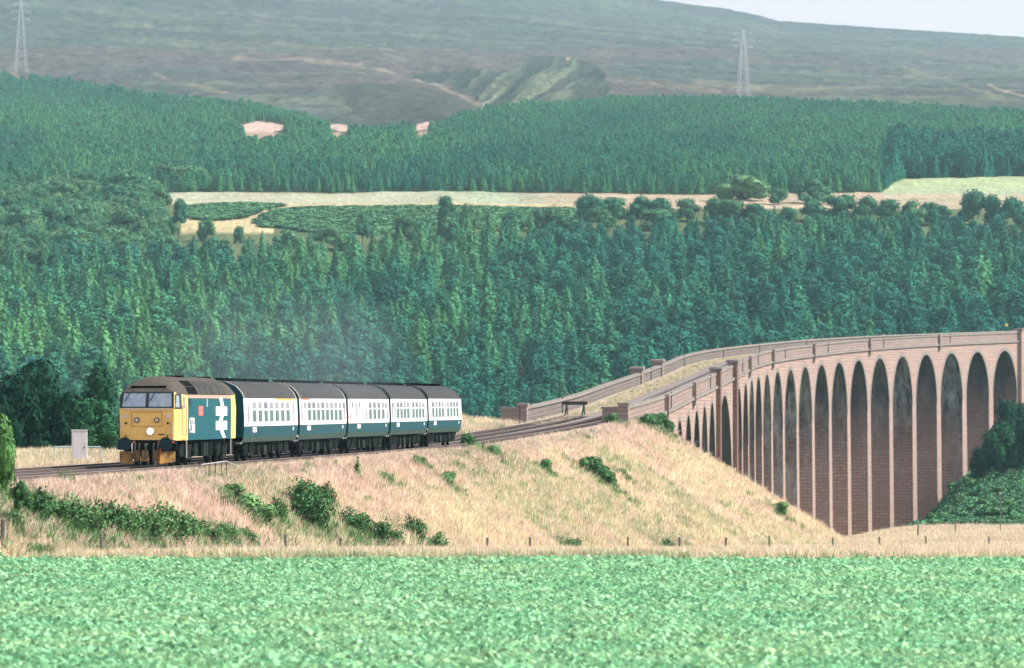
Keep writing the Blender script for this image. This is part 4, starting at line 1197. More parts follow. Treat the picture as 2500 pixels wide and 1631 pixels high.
sc_ = s_l + LEN + 1.15
for k, sp_ in enumerate(SPECS):
    coach(k, sc_, sp_); sc_ += CL + .85
TRAIN_END = sc_
# ------------------------------------------------------------------ plant shapes
def leaf_cards(C, Nn, size, r, aspect=1.0, spin=.6):
    """small leaf-clump faces centred at C facing roughly Nn"""
    n = len(C)
    Nn = Nn / (np.linalg.norm(Nn, axis=1, keepdims=True) + 1e-9)
    up = np.tile([[0, 0, 1.0]], (n, 1)) + r.normal(0, .35, (n, 3))
    a = np.cross(up, Nn); a /= np.linalg.norm(a, axis=1, keepdims=True) + 1e-9
    b = np.cross(Nn, a)
    th = r.uniform(-spin, spin, n)[:, None]
    a, b = a * np.cos(th) + b * np.sin(th), b * np.cos(th) - a * np.sin(th)
    s = np.asarray(size).reshape(-1, 1) * np.ones((n, 1)) * .5
    k = r.uniform(.6, 1.25, (n, 4))
    V = np.stack([C - a * s * k[:, :1] * .5 - b * s * aspect, C + a * s * k[:, 1:2] - b * s * .2 * aspect,
                  C + a * s * k[:, 2:3] * .35 + b * s * aspect * k[:, 2:3], C - a * s * k[:, 3:4] + b * s * .15 * aspect], 1)
    return V.reshape(-1, 3)
def cards_mesh(name, V, m, r):
    n = len(V) // 4
    me = np_mesh(name, V, np.arange(n * 4).reshape(n, 4), {'fr': ('FACE', 'FLOAT', r.uniform(0, 1, n))})
    me.materials.append(m); return me

def conifer_mesh(name, seed, m, n=520, wid=.24, ragged=.35, topn=.80, leafs=.044):
    """unit-high conifer crown: whorls of drooping boughs on a narrowing spire"""
    r = np.random.default_rng(seed)
    C = []; Nn = []; S = []
    lv = 17
    for i in range(lv):
        h = .10 + .88 * (i / (lv - 1)) ** .92
        R = wid * (1 - h) ** topn * r.uniform(1 - ragged, 1 + ragged) + .012
        nb = max(3, int(9 * (1 - h) + 3))
        ph = r.uniform(0, 6.28)
        for b in range(nb):
            a = ph + b * 2 * math.pi / nb + r.normal(0, .25); L = R * r.uniform(.7, 1.25)
            k = max(2, int(L / leafs * 2.4) + 1)
            for q in range(k):
                t = (q + r.uniform(.2, .9)) / k
                z = h + .035 - t * L * r.uniform(.15, .6)
                C.append((math.cos(a) * L * t, math.sin(a) * L * t, z)); S.append(leafs * r.uniform(.7, 1.4) * (1.15 - .45 * t))
                Nn.append((math.cos(a) * .75, math.sin(a) * .75, .65))
    C = np.array(C) + r.normal(0, .008, (len(C), 3)); Nn = np.array(Nn) + r.normal(0, .22, (len(C), 3))
    V = leaf_cards(C, Nn, np.array(S), r, 1.0, spin=1.6)
    # dense inner boughs
    core = []
    for i in range(7):
        z0, z1 = .06 + .9 * i / 7, .06 + .9 * (i + 1.25) / 7; R0 = wid * (1 - z0) ** topn * .62; R1 = wid * max(0, 1 - z1) ** topn * .25
        for b in range(7):
            a0, a1 = (b + .3 * i) * 2 * math.pi / 7, (b + 1 + .3 * i) * 2 * math.pi / 7; k0, k1 = r.uniform(.85, 1.15, 2)
            core += [(math.cos(a0) * R0 * k0, math.sin(a0) * R0 * k0, z0), (math.cos(a1) * R0 * k1, math.sin(a1) * R0 * k1, z0 + .01), (math.cos(a1) * R1, math.sin(a1) * R1, z1), (math.cos(a0) * R1, math.sin(a0) * R1, z1)]
    V = np.concatenate([V, np.array(core)])
    # leader
    lead = np.array([(.012, 0, .95), (-.012, .0, .95), (-.003, .002, 1.01), (.003, -.002, 1.01)])
    return cards_mesh(name, np.concatenate([V, lead]), m, r)

def pine_mesh(name, seed, m, wid=.23):
    """rounder, lumpier young pine"""
    r = np.random.default_rng(seed)
    C = []; Nn = []; S = []
    for i in range(34):
        h = .22 + .76 * (i / 33) ** .9
        R = wid * math.sqrt(max(0, 1 - ((h - .35) / .66) ** 2)) * r.uniform(.75, 1.15) * (1.0 if h < .8 else .8)
        a = i * 2.4 + r.normal(0, .3)
        c = np.array([math.cos(a) * R * .62, math.sin(a) * R * .62, h])
        k = 26
        d = r.normal(0, 1, (k, 3)); d /= np.linalg.norm(d, axis=1, keepdims=True)
        rad = .085 * r.uniform(.7, 1.2)
        C += list(c + d * rad * np.array([1, 1, .8])); Nn += list(d + [0, 0, .5]); S += list(r.uniform(.035, .06, k))
    C = np.array(C)
    return cards_mesh(name, leaf_cards(C, np.array(Nn), np.array(S), r, 1.2), m, r)

def broad_mesh(name, seed, m, n=1500, lobes=11, leaf=.055, flat=.8, low=0.12, hole=0.0):
    """unit-wide broadleaf crown, height ~flat: many lobes of leaf clumps with gaps between them"""
    r = np.random.default_rng(seed)
    L = []
    for i in range(lobes):
        a = r.uniform(0, 6.28); h = r.uniform(.15, .85); q = math.sqrt(max(0, 1 - (2 * h - .85) ** 2)) * .33 * r.uniform(.55, 1.1)
        L.append((math.cos(a) * q, math.sin(a) * q, h * flat, r.uniform(.12, .23)))
    L.append((0, 0, flat * .5, .27)); L.append((0, 0, flat * .78, .2))
    L = np.array(L); w = L[:, 3] ** 2; w /= w.sum()
    k = r.choice(len(L), n, p=w)
    d = r.normal(0, 1, (n, 3)); d[:, 2] += .25; d /= np.linalg.norm(d, axis=1, keepdims=True)
    rad = L[k, 3:4] * r.uniform(.72, 1.08, (n, 1)) ** .7
    C = L[k, :3] + d * rad
    keep = C[:, 2] > low * r.uniform(0, 1, n)
    sub = fbm(C[:, 0] * 7 + 5, C[:, 2] * 7 + C[:, 1] * 5, seed, 2)
    keep &= sub > hole
    C, d = C[keep], d[keep]
    V = leaf_cards(C, d + r.normal(0, .28, d.shape), leaf * r.uniform(.6, 1.4, len(C)), r)
    core = []
    for cx, cy, cz, R in L:
        R *= .74
        for i in range(4):
            for b in range(7):
                p0, p1 = -math.pi / 2 + math.pi * i / 4, -math.pi / 2 + math.pi * (i + 1) / 4; a0, a1 = b * 2 * math.pi / 7, (b + 1) * 2 * math.pi / 7
                core += [(cx + R * math.cos(p) * math.cos(a), cy + R * math.cos(p) * math.sin(a), max(.02, cz + R * math.sin(p))) for p, a in ((p0, a0), (p0, a1), (p1, a1), (p1, a0))]
    return cards_mesh(name, np.concatenate([V, np.array(core)]), m, r)

def broom_mesh(name, seed, m, n=1700, flat=.8):
    """unit-wide upright bush: sheaves of thin upright sprays"""
    r = np.random.default_rng(seed)
    C = []; Dn = []; S = []
    for i in range(26):
        a = r.uniform(0, 6.28); q = math.sqrt(r.uniform(0, 1)) * .42; top = flat * (1 - (q / .5) ** 2 * .6) * r.uniform(.75, 1.1)
        base = np.array([math.cos(a) * q * .75, math.sin(a) * q * .75, 0]); tip = np.array([math.cos(a) * q * 1.1, math.sin(a) * q * 1.1, top])
        k = n // 26
        t = r.uniform(.18, 1, k) ** .75
        p = base + (tip - base) * t[:, None]; spread = .055 + .05 * np.sin(t * 3.0)
        off = r.normal(0, 1, (k, 3)) * spread[:, None]
        C.append(p + off); Dn.append(off * 8 + r.normal(0, .4, (k, 3)) + [0, -.1, .25]); S.append(r.uniform(.03, .06, k))
    C = np.concatenate(C); Dn = np.concatenate(Dn); S = np.concatenate(S)
    return cards_mesh(name, leaf_cards(C, Dn, S, r, 1.9), m, r)

def tuft_mesh(name, seed, m, n=16, h=.5, spread=.22, w=.022, lean=.35):
    r = np.random.default_rng(seed)
    V = []
    for i in range(n):
        a = r.uniform(0, 6.28); q = r.uniform(0, spread); b = np.array([math.cos(a) * q, math.sin(a) * q, 0])
        hh = h * r.uniform(.55, 1.2); l = np.array([r.normal(0, lean) * hh * .5, r.normal(0, lean) * hh * .5, hh])
        t = r.uniform(0, 6.28); s = np.array([math.cos(t), math.sin(t), 0]) * w
        V += [b - s * .5, b + s * .5, b + l * .6 + s * .55 + [0, 0, 0], b + l]
    V = np.array(V)
    return cards_mesh(name, V, m, r)

def trunk_mesh(name, seed, m, h=1.0, r0=.035, limbs=6):
    r = np.random.default_rng(seed); mb = MB()
    pts = [(0, 0, -.06), (r.normal(0, .01), r.normal(0, .01), h * .35), (r.normal(0, .02), r.normal(0, .02), h * .7)]
    rad = [r0, r0 * .75, r0 * .45]
    for i in range(2):
        n = 6; vs = []
        for p, q in ((pts[i], rad[i]), (pts[i + 1], rad[i + 1])):
            vs += [(p[0] + math.cos(t) * q, p[1] + math.sin(t) * q, p[2]) for t in np.linspace(0, 2 * math.pi, n, endpoint=False)]
        mb.add(vs, [(k, (k + 1) % n, n + (k + 1) % n, n + k) for k in range(n)])
    for i in range(limbs):
        z = h * r.uniform(.3, .65); a = r.uniform(0, 6.28); l = r.uniform(.15, .3)
        mb.bar((0, 0, z), (math.cos(a) * l, math.sin(a) * l, z + l * .7), r0 * .3, 4)
    me = mb.mesh(name); me.materials.append(m); return me

M_BARK = mat('bark', (.085, .065, .05), .9, noise=.4, nscale=12)
M_CON = foliage_mat('conifer needles', (.024, .160, .110), (.095, .275, .110), vary=.5, translucent=.15)
M_PINE = foliage_mat('bluish pine needles', (.026, .155, .115), (.060, .235, .125), vary=.45, translucent=.15)
M_OAK = foliage_mat('broadleaf foliage', (.025, .135, .080), (.110, .225, .095), vary=.4, translucent=.1)
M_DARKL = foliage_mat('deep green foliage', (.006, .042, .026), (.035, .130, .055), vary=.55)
M_LIME = foliage_mat('light green foliage', (.06, .16, .05), (.16, .30, .09), vary=.4, translucent=.2)
M_GORSE = foliage_mat('broom and gorse', (.050, .150, .060), (.140, .270, .105), vary=.55)
M_BRACK = foliage_mat('bracken fronds', (.045, .165, .095), (.11, .25, .11), vary=.4)
M_GRASS = foliage_mat('dry grass', (.70, .62, .44), (.70, .56, .46), vary=.3, translucent=.3)
M_GREENG = foliage_mat('green grass', (.36, .42, .25), (.22, .32, .15), vary=.3, translucent=.2)
M_BEET = foliage_mat('beet leaves', (.24, .54, .31), (.37, .60, .33), vary=.34, rough=.5, translucent=.35)
for mm_ in (M_BEET,):
    mm_.node_tree.nodes['Principled BSDF'].inputs['Specular IOR Level'].default_value = .12

# ------------------------------------------------------------------ forests
CON = [conifer_mesh('crown', 11 + i, M_CON, wid=w_, ragged=.3) for i, w_ in enumerate((.31, .35, .29, .33))]
PIN = [pine_mesh('crown', 31 + i, M_PINE, wid=w_) for i, w_ in enumerate((.28, .25, .31))]
PROT = CON + PIN
def plant_rows(Y0, Y1, sp, seed):
    r = np.random.default_rng(seed); X_ = []; Y_ = []
    y = Y0
    while y < Y1:
        w = .118 * y; n = int(2 * w / sp)
        X_.append(np.linspace(-w, w, n) + r.uniform(-.42, .42, n) * sp); Y_.append(y + r.uniform(-.5, .5, n) * sp); y += sp
    return np.concatenate(X_), np.concatenate(Y_)
# hill height lookup by (X, Y): invert rows
vv_tab = np.arange(1150, 239, -2.0)
yy_tab = hill_Y(1250.0, vv_tab)
def hill_v(Y): return np.interp(Y, yy_tab, vv_tab)
def hill_point(X, Y):
    u = uof(X, Y); v = hill_v(Y)
    return u, v, zof(v, Y)
def limit_v(u):
    return np.interp(u, [0, 270, 290, 590, 1121, 1160, 1230, 1500, 1700, 2000, 2500], [870, 900, 930, 935, 950, 1020, 985, 920, 855, 822, 800])
X_, Y_ = plant_rows(1225, 1860, 7.6, 1)
u_, v_, z_ = hill_point(X_, Y_)
k = v_ > np.interp(u_, MID_TOP_U, MID_TOP_V)
X_, Y_, u_, v_, z_ = X_[k], Y_[k], u_[k], v_[k], z_[k]
r = np.random.default_rng(5)
zone = fbm(u_ * .0035, v_ * .009, 51, 3) + r.normal(0, .045, len(u_))
band = .16 * np.sin((v_ + u_ * .06) * .028) + .04
kind_ = np.where(zone + band * .5 > .53, 0, 1)           # 0 conifer (larch/spruce), 1 pine
kind_ = np.where(r.random(len(u_)) < .28, 1 - kind_, kind_)
kind_ = np.where((u_ > 1900) & (v_ > 720), np.where(r.random(len(u_)) < .8, 1, 0), kind_)
which = np.where(kind_ == 0, r.integers(0, len(CON), len(u_)), len(CON) + r.integers(0, len(PIN), len(u_)))
tint = np.clip((zone - .35) * 2.2 + r.normal(0, .16, len(u_)) + .25 * smooth((1500 - u_) / 900) * smooth((v_ - 620) / 120) + .3 * np.exp(-((v_ + (u_ - 1250) * .03 - 790) / 45) ** 2) * smooth((u_ - 900) / 300) + .2 * np.exp(-((v_ - 900) / 60) ** 2) * smooth((900 - u_) / 300) - .35 * smooth((u_ - 1900) / 400) * smooth((v_ - 650) / 100), 0, 1)
H = np.where(kind_ == 0, r.normal(11.6, 1.9, len(u_)), r.normal(10.2, 1.4, len(u_))) * np.interp(Y_, [1220, 1550, 1850], [1.0, .88, .66])
H *= .85 + .3 * fbm(X_ * .02, Y_ * .02, 91, 2)
wd = H * np.where(kind_ == 0, 1.22, 1.2) * r.uniform(.85, 1.2, len(u_))
vt_ = vof(z_ + H, Y_)
inview = (u_ > -10) & (u_ < 2510) & (vt_ < limit_v(u_) - 18)
order = np.where(inview)[0]; order = order[np.argsort(Y_[order])][:290]
single = np.zeros(len(u_), bool); single[order] = True
tr_me = trunk_mesh('trunk', 3, M_BARK, .8, .012, 3)
LANDU = [120, 300, 440, 580, 730, 847, 952, 1042, 1121, 1230, 1330, 1420, 1520, 1600, 1700, 1790, 1900, 2050, 2200, 2350]
LANDM = ['the dark trees left of the cabinet', 'the trees behind the cabinet', 'the cab of the locomotive', 'the locomotive roof', 'the first coach', 'the second coach', 'the middle coach', 'the fourth coach', 'the last coach',
         'the gap behind the train', 'the near end of the far parapet', 'the parapet left of the buffer stop', 'the parapet right of the buffer stop', 'the raised blocks of the far parapet', 'the deck weeds',
         'the two broad pilasters', 'the narrowest arches', 'the first wide arches', 'the middle of the long parapet', 'the far stretch of parapet', 'the far end of the viaduct']
for i in order:
    loc = (X_[i], Y_[i], z_[i]); side = 'the train' if u_[i] < 1140 else ('the buffer stop and siding' if u_[i] < 1620 else 'the viaduct parapet')
    kindn = 'conical conifer' if kind_[i] == 0 else 'rounded pine'
    side = LANDM[int(np.searchsorted(LANDU, u_[i]))]; adj = ('tall ' if H[i] > 12.4 else 'short ' if H[i] < 9.6 else '') + ('yellow-green ' if tint[i] > .62 else 'bluish ' if tint[i] < .3 else 'green ')
    t = empty('conifer_tree' if kind_[i] == 0 else 'pine_tree', loc, r.uniform(0, 6.28),
              '%s%s low in the plantation, beyond %s' % (adj, kindn, side), 'tree', '%s%ss low in the plantation beyond %s' % (adj, kindn, side))
    o = bpy.data.objects.new('crown', PROT[which[i]]); COL.objects.link(o); o.parent = t; o.scale = (wd[i], wd[i], H[i]); o['tint'] = float(tint[i])
    o = bpy.data.objects.new('trunk', tr_me); COL.objects.link(o); o.parent = t; o.scale = (H[i], H[i], H[i])
q = ~single
scatter('plantation_forest', np.stack([X_, Y_, z_], -1)[q], np.stack([wd, wd, H], -1)[q], np.stack([0 * u_, 0 * u_, r.uniform(0, 6.28, len(u_))], -1)[q], tint[q], which[q], PROT)
# upper forest
X_, Y_ = plant_rows(1850, 3280, 3.5, 2)
u_, v_, z_ = hill_point(X_, Y_)
k = (v_ > np.interp(u_, UP_TOP_U, UP_TOP_V)) & (v_ < np.interp(u_, UP_BOT_U, UP_BOT_V)) | ((v_ < 215) & False)
for p_ in SCARS + SOIL: k &= ~inpoly(u_, v_, p_)
for p_ in SCARS:
    for dv in (8, 16, 24, 32, 40, 46): k &= ~inpoly(u_, v_ - dv, p_)
X_, Y_, u_, v_, z_ = X_[k], Y_[k], u_[k], v_[k], z_[k]
# left shoulder of the wood climbs above the last row of the table
zone = fbm(u_ * .004, v_ * .016, 71, 3)
which = r.integers(0, len(PROT), len(u_)); tint = np.clip((zone - .12) * 1.7 + r.normal(0, .15, len(u_)) - 1.1 * ((u_ > 2150) & (v_ > 375)), 0, 1)
H = r.normal(5.3, .9, len(u_)) * np.interp(Y_, [1950, 2500, 3300], [1.0, .95, .85]) * (.8 + .4 * zone) * np.where((u_ > 2180) & (v_ > 372), 1.55, 1)
wd = H * r.uniform(.9, 1.2, len(u_))
scatter('upper_forest', np.stack([X_, Y_, z_], -1), np.stack([wd, wd, H], -1), np.stack([0 * u_, 0 * u_, r.uniform(0, 6.28, len(u_))], -1), tint, which, PROT)
X_, Y_, = None, None
ul = []
for i in range(16000):
    u = r.uniform(-500, 620); v = r.uniform(168, 244)
    if v > np.interp(u, UP_TOP_U, UP_TOP_V) and not inpoly(np.array([u]), np.array([v]), SOIL[2])[0]: ul.append((u, v))
ul = np.array(ul); Yl_ = hill_Y(ul[:, 0], ul[:, 1]); Pl = P(ul[:, 0], ul[:, 1], Yl_)
hl_ = r.normal(5.2, .9, len(ul))
scatter('hill_shoulder_forest', Pl, np.stack([hl_ * 1.3, hl_ * 1.3, hl_], -1), np.stack([0 * hl_, 0 * hl_, r.uniform(0, 6.28, len(ul))], -1), r.uniform(.1, .8, len(ul)), r.integers(0, len(PROT), len(ul)), PROT)

# ------------------------------------------------------------------ broadleaf trees one can tell apart
BRD = [broad_mesh('crown', 60 + i, M_OAK, n=1300, lobes=12, leaf=.06, flat=.78, hole=.28) for i in range(5)]
TRK = trunk_mesh('trunk', 8, M_BARK, .6, .035, 7)
def broad_tree(u, vb, wpx, hpx, D, tint_, label, group=None, protos=None, name='broadleaf_tree', cat='tree', z=None, rat=1.25):
    p = P(u, vb, D); sc = D / F_PX; w, h = wpx * sc, hpx * sc
    if z is not None: p[2] = z
    t = empty(name, tuple(p), random.uniform(0, 6.28), label, cat, group)
    o = bpy.data.objects.new('crown', random.choice(protos or BRD)); COL.objects.link(o); o.parent = t
    hc_ = min(h * .96, w * rat); o.location = (0, 0, h - hc_); o.scale = (w * .94, w * .94, hc_ / .9); o['tint'] = tint_
    o = bpy.data.objects.new('trunk', TRK); COL.objects.link(o); o.parent = t; o.scale = (w * .6, w * .6, h * .8)
    return t
lw = [(30, 470, 90, 70), (95, 455, 80, 60), (150, 445, 95, 62), (230, 420, 110, 66), (330, 415, 120, 72), (420, 402, 95, 56), (480, 404, 90, 50), (535, 418, 70, 36), (300, 455, 95, 66),
      (380, 460, 90, 62), (60, 510, 110, 76), (140, 500, 110, 80), (215, 490, 120, 86), (300, 510, 130, 92), (370, 525, 90, 80), (250, 545, 110, 76), (180, 560, 120, 70), (90, 565, 110, 66),
      (10, 560, 90, 66), (330, 570, 120, 74), (400, 575, 90, 60), (-30, 510, 90, 70), (180, 410, 60, 40), (60, 410, 70, 44)]
for i, (u, vt, w, h) in enumerate(lw):
    vb = vt + h; D = float(hill_Y(u, vb))
    broad_tree(u, vb, w * 1.15, h * 1.1, D, random.uniform(.2, .8), '%s broadleaf tree %s of the old wood beside the pale field' % (('large rounded', 'broad', 'small')[0 if w > 105 else 1 if w > 85 else 2], 'at the upper edge' if vt < 430 else 'in the middle' if vt < 500 else 'at the lower edge'), 'trees of the old wood beside the pale field')
us_ = r.uniform(-420, 400, 2600); vs_ = r.uniform(470, 668, 2600); k = us_ < 372 + (vs_ - 480) * .32; us_, vs_ = us_[k], vs_[k]
Yu_ = hill_Y(us_, vs_); hs_ = r.uniform(3.5, 7.5, len(us_))
scatter('old_wood_undergrowth', P(us_, vs_, Yu_), np.stack([hs_ * 1.2, hs_ * 1.2, hs_ * 1.1], -1), np.stack([0 * hs_, 0 * hs_, r.uniform(0, 6.28, len(hs_))], -1), r.uniform(0, .9, len(hs_)), r.integers(0, 5, len(hs_)), BRD)
singles = [(435, 478, 56, 118, 0.1, 'dark upright tree standing alone at the near corner of the pale field'),
           (500, 528, 56, 62, .4, 'small round tree at the foot of the sandy track between the bracken patches'),
           (585, 548, 40, 50, .5, 'bushy little tree just below the sandy track on the hill'),
           (820, 545, 120, 66, .55, 'broad olive tree crown at the lower edge of the bracken field'),
           (885, 510, 60, 90, .3, 'upright tree rising above the olive crown below the bracken field'),
           (985, 520, 110, 70, .6, 'wide greyish tree at the edge of the bracken field'),
           (1090, 472, 60, 72, .25, 'tree breaking the lower edge of the pale hill field near its middle'),
           (1150, 490, 70, 80, .5, 'leafy tree just right of the one breaking the pale field'),
           (1100, 520, 90, 70, .5, 'low leafy tree under the middle of the pale hill field'),
           (700, 555, 80, 55, .5, 'scrubby light tree below the sandy track mouth'),
           (500, 590, 90, 60, .9, 'pale green round tree above the conifers left of the bracken')]
for u, vt, w, h, tn, lb in singles:
    D = float(hill_Y(u, vt + h)); broad_tree(u, vt + h, w, h, D, tn, lb, None)
hedge = [(1440, 470, 85, 70), (1500, 476, 90, 62), (1560, 474, 80, 60), (1620, 478, 90, 58), (1680, 480, 80, 60), (1740, 478, 90, 66), (1790, 482, 90, 66), (1850, 492, 90, 54), (1925, 500, 80, 48), (1990, 478, 90, 62),
         (2050, 470, 100, 74), (2110, 474, 90, 72), (2165, 480, 90, 72), (2225, 482, 80, 70), (2280, 488, 80, 62), (2375, 458, 80, 90), (2425, 470, 60, 80), (2480, 474, 80, 80), (2540, 480, 90, 80),
         (1470, 500, 90, 60), (1600, 505, 100, 60), (1850, 520, 90, 56), (2000, 515, 100, 60), (2100, 520, 90, 56), (1250, 510, 80, 56), (1330, 505, 90, 60), (1380, 520, 80, 50)]
for u, vt, w, h in hedge:
    D = float(hill_Y(u, vt + h)); broad_tree(u, vt + h, w * 1.1, h, D, random.uniform(.0, .5), 'bushy tree of the belt above the plantation, %s' % ('below the pale field' if u < 1400 else 'left of the broad oak' if u < 1760 else 'below the broad oak' if u < 1900 else 'below the second oak' if u < 2060 else 'left of the gap of stubble' if u < 2300 else 'before the green field'), 'trees of the belt above the plantation')
for u, vt, w, h, tn, lb in [(1810, 420, 160, 70, .75, 'broad oak standing clear above the tree belt below the upper forest'), (1990, 427, 120, 70, .3, 'second large oak, nearer the green field, above the tree belt'),
                            (1900, 455, 70, 44, .3, 'small crown between the two large oaks')]:
    D = float(hill_Y(u, vt + h)); broad_tree(u, vt + h, w, h, D, tn, lb)
# dark trees beside the line behind the lineside cabinet
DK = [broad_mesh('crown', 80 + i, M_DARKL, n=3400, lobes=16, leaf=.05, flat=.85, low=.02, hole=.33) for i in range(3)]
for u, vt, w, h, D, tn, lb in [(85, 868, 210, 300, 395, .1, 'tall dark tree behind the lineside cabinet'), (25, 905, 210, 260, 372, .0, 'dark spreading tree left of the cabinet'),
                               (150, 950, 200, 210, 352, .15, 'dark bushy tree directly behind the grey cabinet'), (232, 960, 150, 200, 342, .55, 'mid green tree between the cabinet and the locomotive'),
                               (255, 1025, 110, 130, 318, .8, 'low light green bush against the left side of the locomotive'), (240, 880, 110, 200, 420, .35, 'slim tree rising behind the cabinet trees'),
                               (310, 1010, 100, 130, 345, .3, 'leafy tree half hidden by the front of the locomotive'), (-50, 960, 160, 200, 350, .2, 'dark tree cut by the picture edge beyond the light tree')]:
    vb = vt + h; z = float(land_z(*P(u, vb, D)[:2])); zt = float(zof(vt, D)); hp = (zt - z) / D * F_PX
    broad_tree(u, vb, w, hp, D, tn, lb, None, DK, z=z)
# light tree at the left edge, near
LT = [broad_mesh('crown', 95, M_LIME, n=4200, lobes=15, leaf=.05, flat=.95, low=.02, hole=.3)]
D = 190; z = float(land_z(*P(5, 1260, D)[:2]))
broad_tree(-26, 1262, 165, (float(zof(990, D)) - z) / D * F_PX, D, .2, 'bright light green tree at the edge of the picture beside the tracks', None, LT, 'young_tree', z=z, rat=1.8)
DK2 = [broad_mesh('crown', 97, M_GORSE, n=2000, lobes=10, leaf=.07, flat=1.1, low=.02, hole=.3)]
broad_tree(52, 1262, 62, 130, 193, .2, 'dark slim bush between the bright tree and the rails', None, DK2, 'tall_bush', 'bush', z=float(land_z(*P(52, 1240, 193)[:2])))
# large trees at the foot of the viaduct
for u, vt, w, h, D, tn, lb in [(2468, 968, 140, 200, 912, .2, 'large dark tree in front of the last tall arches'), (2440, 1025, 110, 170, 900, .45, 'lighter leafed tree leaning out before the viaduct piers'),
                               (2510, 1010, 150, 230, 890, .1, 'very dark tree at the edge below the viaduct'), (2400, 1085, 76, 90, 905, .05, 'low dark bush against the foot of a viaduct pier')]:
    z = float(land_z(*P(u, vt + h, D)[:2])); broad_tree(u, vt + h, w, (float(zof(vt, D)) - z) / D * F_PX, D, tn, lb, None, DK, z=z)

# ------------------------------------------------------------------ bushes on the embankment
BR = [broom_mesh('foliage', 200 + i, M_GORSE) for i in range(4)]
GO = [broad_mesh('foliage', 210 + i, M_GORSE, n=1500, lobes=9, leaf=.075, flat=.75, low=.02, hole=.3) for i in range(3)]
SKIRT = []
def ground_hit(u, v, D0=170, D1=560):
    Y = np.arange(D0, D1, .4); p = P(u, v, Y); g = land_z(p[:, 0], p[:, 1])
    k = np.where(g > p[:, 2])[0]
    return float(Y[k[0]]) if len(k) else None
def bush(u, vb, w, h, tn, lb, kind='gorse', D=None, name=None):
    D = D or ground_hit(u, vb) or 250
    p = P(u, vb, D); p[2] = float(land_z(p[0], p[1])); sc = D / F_PX
    SKIRT.append((p[0], p[1], w * sc, h * sc))
    t = empty(name or ('broom_bush' if kind == 'broom' else 'gorse_bush'), tuple(p), random.uniform(0, 6.28), lb, 'bush', None)
    o = bpy.data.objects.new('foliage', random.choice(BR if kind == 'broom' else GO)); COL.objects.link(o); o.parent = t
    o.scale = (w * sc, w * sc, h * sc / .80); o['tint'] = tn
    o = bpy.data.objects.new('stem', TRK); COL.objects.link(o); o.parent = t; o.scale = (w * sc * .5, w * sc * .5, h * sc * .8)
    return t
row = [(75, 1262, 95, 62, .1, 'first dark broom bush beside the bright tree'), (120, 1275, 95, 62, .25, 'broom bush next to the first one by the bright tree'), (165, 1292, 90, 62, .3, 'broom bush with a lighter crown low in the row'),
       (205, 1306, 95, 66, .55, 'bright green broom bush in the low row'), (255, 1300, 90, 66, .1, 'dark broom bush right of the bright one'), (295, 1308, 90, 66, .2, 'broom bush below the locomotive buffers'),
       (345, 1316, 95, 66, .35, 'broom bush just below the front of the train'), (400, 1318, 110, 78, .35, 'rounded broom bush, largest of the low row'), (455, 1322, 80, 52, .3, 'low broom bush right of the largest one in the row'),
       (505, 1328, 80, 50, .25, 'low broom bush near the end of the row'), (550, 1322, 60, 42, .5, 'small lighter broom bush near the row end'), (595, 1330, 60, 38, .3, 'last tiny broom bush of the row'),
       (30, 1290, 50, 46, .6, 'pale thin bush below the bright tree')]
for u, vb, w, h, tn, lb in row: bush(u, vb + 4, w * 1.25, h * 1.2, tn + .1, lb, 'broom')
for u, vb, w, h, tn, lb, kd in [
    (560, 1232, 90, 50, .9, 'sprawling light green bush on the bank below the first coach', 'gorse'), (600, 1262, 100, 58, .85, 'light green thicket lower down the sprawling patch', 'gorse'),
    (640, 1292, 90, 56, .75, 'lowest part of the light green sprawl, beside the big broom', 'gorse'), (680, 1285, 60, 70, .5, 'thin bush behind the big dark broom', 'broom'),
    (745, 1255, 110, 84, .15, 'top of the big dark broom on the bank', 'broom'), (765, 1300, 112, 110, .1, 'big dark broom bush, the largest on the bank', 'broom'), (790, 1230, 55, 52, .1, 'dark shoulder of growth beside the big broom', 'broom'),
    (860, 1305, 80, 66, .3, 'upright broom right of the big dark one', 'broom'), (905, 1322, 100, 66, .3, 'wide broom bush in the hollow', 'broom'), (950, 1330, 80, 50, .25, 'broom bush right of the hollow', 'broom'),
    (1010, 1322, 80, 60, .4, 'feathery broom near the foot of the slope', 'broom'), (1062, 1352, 70, 52, .55, 'pale green weeds at the foot of the slope', 'broom'), (862, 1324, 40, 24, .9, 'tiny bright green bush before the wide broom', 'gorse'),
    (940, 1180, 26, 24, .8, 'tiny pale bush high on the slope', 'gorse'), (1028, 1142, 28, 24, .9, 'tiny faint bush below the last coach', 'gorse'), (1090, 1192, 54, 42, .5, 'small spreading bush in the middle of the slope', 'gorse'),
    (1142, 1094, 52, 34, .1, 'dark bush beside the rails behind the train', 'gorse'), (1204, 1120, 46, 34, .8, 'small bright bush below the siding', 'gorse'), (1330, 1156, 46, 36, .45, 'twiggy bush below the buffer stop', 'gorse'),
    (1440, 1165, 80, 52, .3, 'upper half of the pair of dark bushes on the open slope', 'gorse'), (1462, 1180, 70, 50, .2, 'middle dark bush of the group on the open slope', 'gorse'), (1490, 1196, 62, 46, .3, 'lowest dark bush of the group on the open slope', 'gorse'),
    (1395, 1348, 60, 32, .5, 'dry green weeds beside a fence post', 'gorse'), (1520, 1170, 30, 24, .85, 'faint green tussock right of the dark bushes', 'gorse'), (1630, 1350, 40, 36, .6, 'green thistles behind the fence', 'broom'),
    (1905, 1262, 58, 38, .95, 'light green round bush on the skyline of the slope before the piers', 'gorse'), (97, 1366, 26, 34, .15, 'little dark weed clump at the field edge', 'broom'), (1740, 1358, 46, 22, .5, 'low green weeds between two fence posts', 'gorse')]:
    bush(u, vb, w, h, tn, lb, kd)
